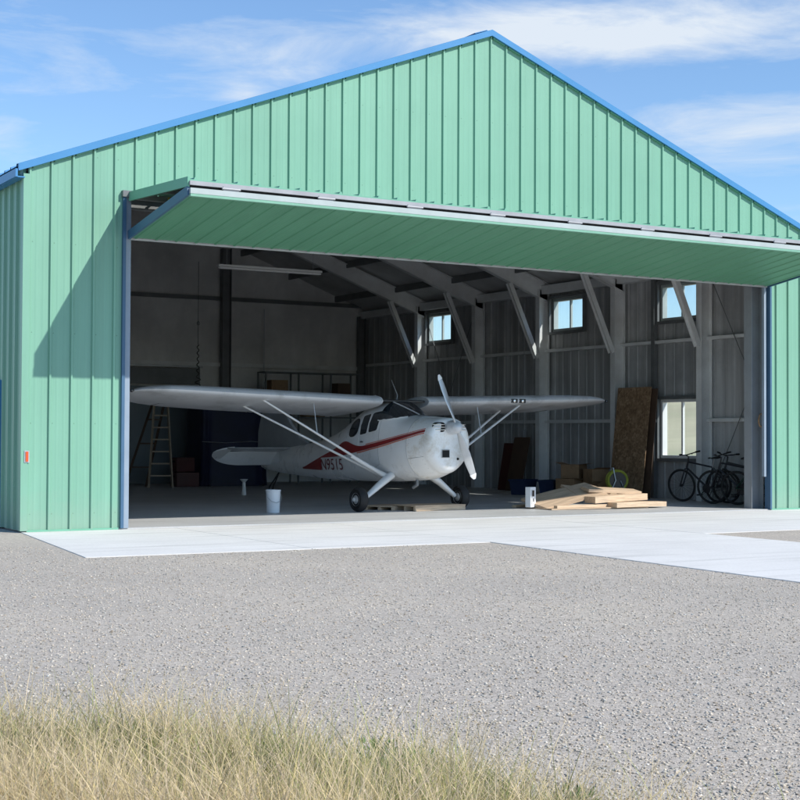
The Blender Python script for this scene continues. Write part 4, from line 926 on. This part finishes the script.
# yellow-green cord reel
b = empty('cord_reel', (14.05, 4.62, .02), -.5); tag(b, 'yellow-green and black cord reel standing below the strand board', 'cord reel')
MB().torus((0, -.11, .40), .20, .028, 'y').build('rim', M['lime'], b, smooth=True); MB().torus((0, .11, .40), .20, .028, 'y').build('rim', M['lime'], b, smooth=True)
MB().lathe([(.17, -.10), (.17, .10)], (0, 0, .40), 'y', 24).build('drum', M['black'], b, smooth=True)
for s in (-1, 1): MB().lathe([(0, s*.115), (.18, s*.118), (.18, s*.105)], (0, 0, .40), 'y', 24).build('cheek', M['blackgloss'], b)
MB().tube([(-.22, -.16, .0), (-.05, -.16, .40), (-.10, -.14, .66), (-.10, .14, .66), (-.05, .16, .40), (-.22, .16, 0)], .014, 8).tube([(.22, -.16, .0), (.05, -.16, .40)], .014, 8).tube([(.22, .16, .0), (.05, .16, .40)], .014, 8).tube([(-.22, -.16, .015), (-.22, .16, .015)], .014, 8).tube([(.22, -.16, .015), (.22, .16, .015)], .014, 8).build('stand', M['alu'], b, smooth=True)

# ------------------------------------------------------------------ bicycles along the right wall
M['rim'] = mat('dark_grey_alloy', (.045, .045, .05), .4, metal=.3, var=.15)
def bike(loc, rz, lean_, paint, label, steer=.3):
    b = empty('bicycle', loc, rz); b.rotation_euler = (lean_, 0, rz); tag(b, label, 'bicycle', 'bicycles parked by the right wall')
    R = .335
    for nm, x in (('wheel', -.52), ('wheel', .55)):
        mb = MB(); mb.torus((x, 0, R), R-.035, .011, 'y', 36, 6); mb.lathe([(.022, -.05), (.03, -.02), (.03, .02), (.022, .05)], (x, 0, R), 'y', 12)
        for k in range(20):
            a = 2*PI*k/20; mb.tube([(x, .02*(-1)**k, R), (x+(R-.04)*math.cos(a), 0, R+(R-.04)*math.sin(a))], .0022, 4)
        wo = mb.build(nm, M['rim'], b); MB().torus((x, 0, R), R-.022, .024, 'y', 36, 8).build('tyre', M['black'], wo, smooth=True)
    bb = (-.08, 0, .29); hd = (.36, 0, .82); hb = (.40, 0, .70); sc = (-.22, 0, .72); ra = (-.52, 0, R)
    fm = MB()
    for p, q_, r in ((bb, hb, .021), (sc, hd, .018), (bb, sc, .018), (hd, hb, .022)): fm.tube([p, q_], r, 8)
    for s in (-1, 1): fm.tube([(bb[0], s*.03, bb[2]), (ra[0], s*.06, ra[2])], .010, 6); fm.tube([(sc[0], s*.02, sc[2]), (ra[0], s*.06, ra[2])], .009, 6)
    fm.build('frame', paint, b, smooth=True)
    fk = MB()
    for s in (-1, 1): fk.tube([(hb[0]+.01, s*.055, hb[2]-.02), (.55, s*.055, R)], .014, 8)
    fk.tube([(hb[0]+.01, -.06, hb[2]-.02), (hb[0]+.01, .06, hb[2]-.02)], .016, 8); fk.build('fork', M['rim'], b, smooth=True)
    hbm = MB(); hbm.tube([hd, (.34, 0, .93), (.40, 0, .96)], .015, 8)
    hbm.tube([(.32, -.31, 1.0), (.39, -.12, .97), (.40, 0, .96), (.39, .12, .97), (.32, .31, 1.0)], .012, 8); ho = hbm.build('handlebar', M['blackgloss'], b, smooth=True)
    for s in (-1, 1): MB().tube([(.305, s*.36, 1.005), (.335, s*.25, .995)], .018, 8).build('grip', M['black'], ho); MB().tube([(.37, s*.2, .98), (.44, s*.27, .94)], .006, 6).build('brake_lever', M['alu'], ho)
    MB().tube([(-.22, 0, .70), (-.265, 0, .88)], .013, 8).build('seat_post', M['alu'], b)
    MB().add([(-.40, -.075, .90), (-.40, .075, .90), (-.28, .06, .90), (-.12, .018, .89), (-.12, -.018, .89), (-.28, -.06, .90), (-.39, -.06, .94), (-.39, .06, .94), (-.28, .045, .93), (-.13, .012, .92), (-.13, -.012, .92), (-.28, -.045, .93)],
             [(0,1,2,3,4,5), (11,10,9,8,7,6)]+[(i, (i+1) % 6, 6+(i+1) % 6, 6+i) for i in range(6)][1:] + [(0, 6, 7, 1)]).build('saddle', M['black'], b, bevel=.01)
    cr_ = MB(); cr_.lathe([(.09, .045), (.095, .05), (.09, .055)], (bb[0], 0, bb[2]), 'y', 24); cr_.tube([(bb[0], .06, bb[2]), (bb[0]+.12, .08, bb[2]-.12)], .009, 6); cr_.tube([(bb[0], -.06, bb[2]), (bb[0]-.12, -.08, bb[2]+.12)], .009, 6)
    cr_.tube([(bb[0], .05, bb[2]+.09), (ra[0], .05, ra[2]+.04)], .005, 5); cr_.tube([(bb[0], .05, bb[2]-.09), (ra[0], .05, ra[2]-.04)], .005, 5); co_ = cr_.build('crank', M['rim'], b)
    for s in (-1, 1): MB().box((bb[0]+s*.12-.045, s*.13-.045, bb[2]-s*.12-.012), (bb[0]+s*.12+.045, s*.13+.045, bb[2]-s*.12+.012)).build('pedal', M['black'], co_)
    return b
P1 = mat('bicycle_paint_dark', (.02, .022, .03), .3, var=.1); P2 = mat('bicycle_paint_grey', (.06, .07, .075), .3, var=.1); P3 = mat('bicycle_paint_green', (.02, .06, .045), .3, var=.1)
bike((14.72, 2.62, .02), 1.82, -.10, P1, 'black bicycle with its front wheel nearest the low window')
bike((14.92, 1.85, .02), 1.70, .06, P2, 'dark grey bicycle second from the low window')
bike((14.62, 1.55, .02), 1.95, -.08, P1, 'black bicycle in the middle of the row beside the grey one')
bike((14.75, 1.02, .02), -1.15, .10, P3, 'dark green bicycle nearest the door column, facing the doorway')

# ------------------------------------------------------------------ loose stones and grass (one object each)
def tinted(name, V, F, col_per_vert, mt):
    me = bpy.data.meshes.new(name); nv = len(V); nf = len(F); k = F.shape[1]
    me.vertices.add(nv); me.vertices.foreach_set('co', V.astype(np.float32).ravel())
    me.loops.add(nf*k); me.loops.foreach_set('vertex_index', F.astype(np.int32).ravel())
    me.polygons.add(nf); me.polygons.foreach_set('loop_start', np.arange(0, nf*k, k, dtype=np.int32))
    me.update(calc_edges=True); me.validate()
    at = me.color_attributes.new('tint', 'FLOAT_COLOR', 'POINT'); c = np.ones((nv, 4), np.float32); c[:, :3] = col_per_vert; at.data.foreach_set('color', c.ravel())
    me.materials.append(mt); o = bpy.data.objects.new(name, me); C.objects.link(o); return o
N = 110000
dist = 5.2 + 13*rng.random(N)**1.25; an = math.atan2(F_.y, F_.x) + rng.uniform(-.34, .34, N)
px = -5.7261 + dist*np.cos(an); py = -19.9142 + dist*np.sin(an)
cu_ = (px+5.7261)*.862-(py+19.9142)*.507; cv_ = (px+5.7261)*.507+(py+19.9142)*.862
ok = (cv_ > edge_v(cu_) - .35) & ~((py > -4.40+rng.normal(0, .03, N)) & (px > -.53)) & ~((px > 4.72+(py+4.4)*.055-.0) & (px < 8.35+(py+4.4)*.03+.05) & (py < -4.3))
px, py = px[ok], py[ok]; N = len(px)
ico = np.array([(0,0,1),(0,0,-1),(1,0,0),(-1,0,0),(0,1,0),(0,-1,0)], float); icf = np.array([(0,2,4),(0,4,3),(0,3,5),(0,5,2),(1,4,2),(1,3,4),(1,5,3),(1,2,5)])
sz = .0035 + .0085*rng.random(N)**3
V = ico[None]*rng.uniform(.6, 1.25, (N, 6, 1))*sz[:, None, None]*np.array([1.25, .95, .6]); a = rng.uniform(0, 2*PI, N)
x = V[..., 0]*np.cos(a)[:, None]-V[..., 1]*np.sin(a)[:, None]; y = V[..., 0]*np.sin(a)[:, None]+V[..., 1]*np.cos(a)[:, None]
V = np.stack([x+px[:, None], y+py[:, None], V[..., 2]-.004+sz[:, None]*.18], -1).reshape(-1, 3)
Fc = (icf[None]+(np.arange(N)*6)[:, None, None]).reshape(-1, 3)
g = rng.normal(.42, .105, N).clip(.16, .74); warm = rng.normal(0, .022, N)
tag(tinted('loose_gravel', V, Fc, np.repeat(np.stack([g*1.07+warm, g*.98, g*.84-warm*.9], -1), 6, 0), M['stone']), kind='stuff', label='loose grey crushed stones scattered over the gravel yard', cat='gravel')

def grass(n, seed):
    r = np.random.default_rng(seed)
    U2 = r.uniform(-5.5, 2.2, n*3); V2 = r.uniform(3.3, 7.2, n*3); X, Y = uv(U2, V2)
    edge = edge_v(U2)-.02+.06*np.sin(U2*9.3)
    d = edge - V2                                   # >0 inside the verge
    clump = .5+.5*np.sin(X*3.1+1.7*np.sin(Y*2.7))*np.cos(Y*3.7+X*.9)
    keep = (r.random(n*3) < np.clip(d*2.2+.16, 0, 1)*(.35+.65*clump)) & (d > -.25)
    X, Y, d, clump = X[keep][:n], Y[keep][:n], d[keep][:n], clump[keep][:n]; n = len(X)
    kind = r.random(n); dry = kind < .60 + .34*np.sin(X*2.2+1.3*Y+np.sin(X*5))
    seedh = (r.random(n) < .05)
    Hh = np.where(dry, r.uniform(.14, .40, n), r.uniform(.08, .26, n))*(.42+.62*clump+.45*(.5+.5*np.sin(X*1.9+3.1*np.cos(Y*1.3+X))))*np.clip(.6+d*.7, .5, 1.1)
    tall = r.random(n) < .03; Hh = np.where(tall, r.uniform(.32, .56, n)*np.clip(.6+d*.4, .5, 1), Hh)
    wid = np.where(dry, r.uniform(.0013, .0034, n), r.uniform(.0018, .0040, n))
    az = r.uniform(0, 2*PI, n); le = r.uniform(.10, .85, n)*Hh*np.where(r.random(n) < .16, 1.7, 1.); faz = r.uniform(0, 2*PI, n)
    K = 5; P = []
    for k in range(K):
        t_ = k/(K-1); hx = X+np.cos(az)*le*t_**1.8; hy = Y+np.sin(az)*le*t_**1.8; hz = -.016+Hh*(t_-.18*t_*t_*(le/Hh))
        w_ = wid*(1-t_*.85)
        P.append(np.stack([hx-np.cos(faz)*w_, hy-np.sin(faz)*w_, hz], -1)); P.append(np.stack([hx+np.cos(faz)*w_, hy+np.sin(faz)*w_, hz], -1))
    V = np.stack(P, 1)                              # n, 2K, 3
    q4 = np.array([(2*k, 2*k+1, 2*k+3, 2*k+2) for k in range(K-1)]); Fq = (q4[None]+(np.arange(n)*2*K)[:, None, None]).reshape(-1, 4)
    cd = np.array([.90, .74, .48])*r.uniform(.62, 1.1, (n, 1)); cd[:, 2] *= r.uniform(.75, 1.15, n)
    cg = np.array([.44, .46, .18])*r.uniform(.6, 1.25, (n, 1)); cgd = np.where(dry[:, None], cd, cg)
    tt = np.repeat(np.linspace(.7, 1.08, K), 2)
    col = cgd[:, None, :]*tt[None, :, None]
    V = V.reshape(-1, 3); col = col.reshape(-1, 3)
    # seed heads on the taller dry stems: small tapering spikes
    idx = np.where(tall & dry)[0]; SV = []; SC = []; SF = []
    tip = V.reshape(n, 2*K, 3)[idx, -1]; base_i = len(V)
    m = 10
    for j in range(m):
        o_ = r.normal(0, .006, (len(idx), 3)); o_[:, 2] = -j*.009
        c_ = tip+o_; dv = r.normal(0, 1, (len(idx), 3)); dv[:, 2] = abs(dv[:, 2])+.8; dv /= np.linalg.norm(dv, axis=1)[:, None]; s_ = r.normal(0, 1, (len(idx), 3)); s_ = np.cross(dv, s_); s_ /= np.linalg.norm(s_, axis=1)[:, None]
        q_ = np.stack([c_, c_+dv*.006+s_*.0016, c_+dv*.016, c_+dv*.006-s_*.0016], 1); SV.append(q_.reshape(-1, 3)); SF.append((np.arange(len(idx))*4)[:, None]+np.arange(4)[None]+base_i); base_i += len(idx)*4
        SC.append(np.repeat(np.array([[.74, .60, .42]])*r.uniform(.75, 1.15, (len(idx), 1)), 4, 0))
    V = np.concatenate([V]+SV); Fq = np.concatenate([Fq]+SF); col = np.concatenate([col]+SC)
    return V, Fq, col
V, Fq, col = grass(62000, 5)
tag(tinted('grass', V, Fq, col, M['blade']), kind='stuff', label='tall dry tan and green grass along the near edge of the gravel', cat='grass')
# low leafy weeds among the grass
r = np.random.default_rng(3); NV = []; NF = []; NC = []; n0 = 0
for u_, v_, s in ((-.05, 5.75, .17), (.08, 5.6, .15), (.0, 5.5, .13), (-1.1, 6.15, .13), (-.5, 5.8, .12), (-1.6, 6.0, .13), (.3, 5.4, .11), (-1.3, 5.5, .12), (.62, 5.2, .11)):
    x, y = uv(u_, v_)
    m = 190; a = r.uniform(0, 2*PI, m); e = r.uniform(.15, 1.4, m); L_ = s*r.uniform(.3, 1, m)
    c = np.stack([x+np.cos(a)*np.cos(e)*L_, y+np.sin(a)*np.cos(e)*L_, np.sin(e)*L_], -1)
    d = np.stack([np.cos(a)*np.cos(e), np.sin(a)*np.cos(e), np.sin(e)], -1); s_ = np.cross(d, r.normal(0, 1, (m, 3))); s_ /= np.linalg.norm(s_, axis=1)[:, None]
    q_ = np.stack([c, c+d*.015+s_*.006, c+d*.035, c+d*.015-s_*.006], 1).reshape(-1, 3); NV.append(q_); NF.append((np.arange(m)*4)[:, None]+np.arange(4)[None]+n0); n0 += m*4
    NC.append(np.repeat(np.array([[.13, .22, .075]])*r.uniform(.6, 1.3, (m, 1)), 4, 0))
tag(tinted('weeds', np.concatenate(NV), np.concatenate(NF), np.concatenate(NC), M['blade']), kind='stuff', label='low green leafy weeds among the dry grass', cat='weeds')
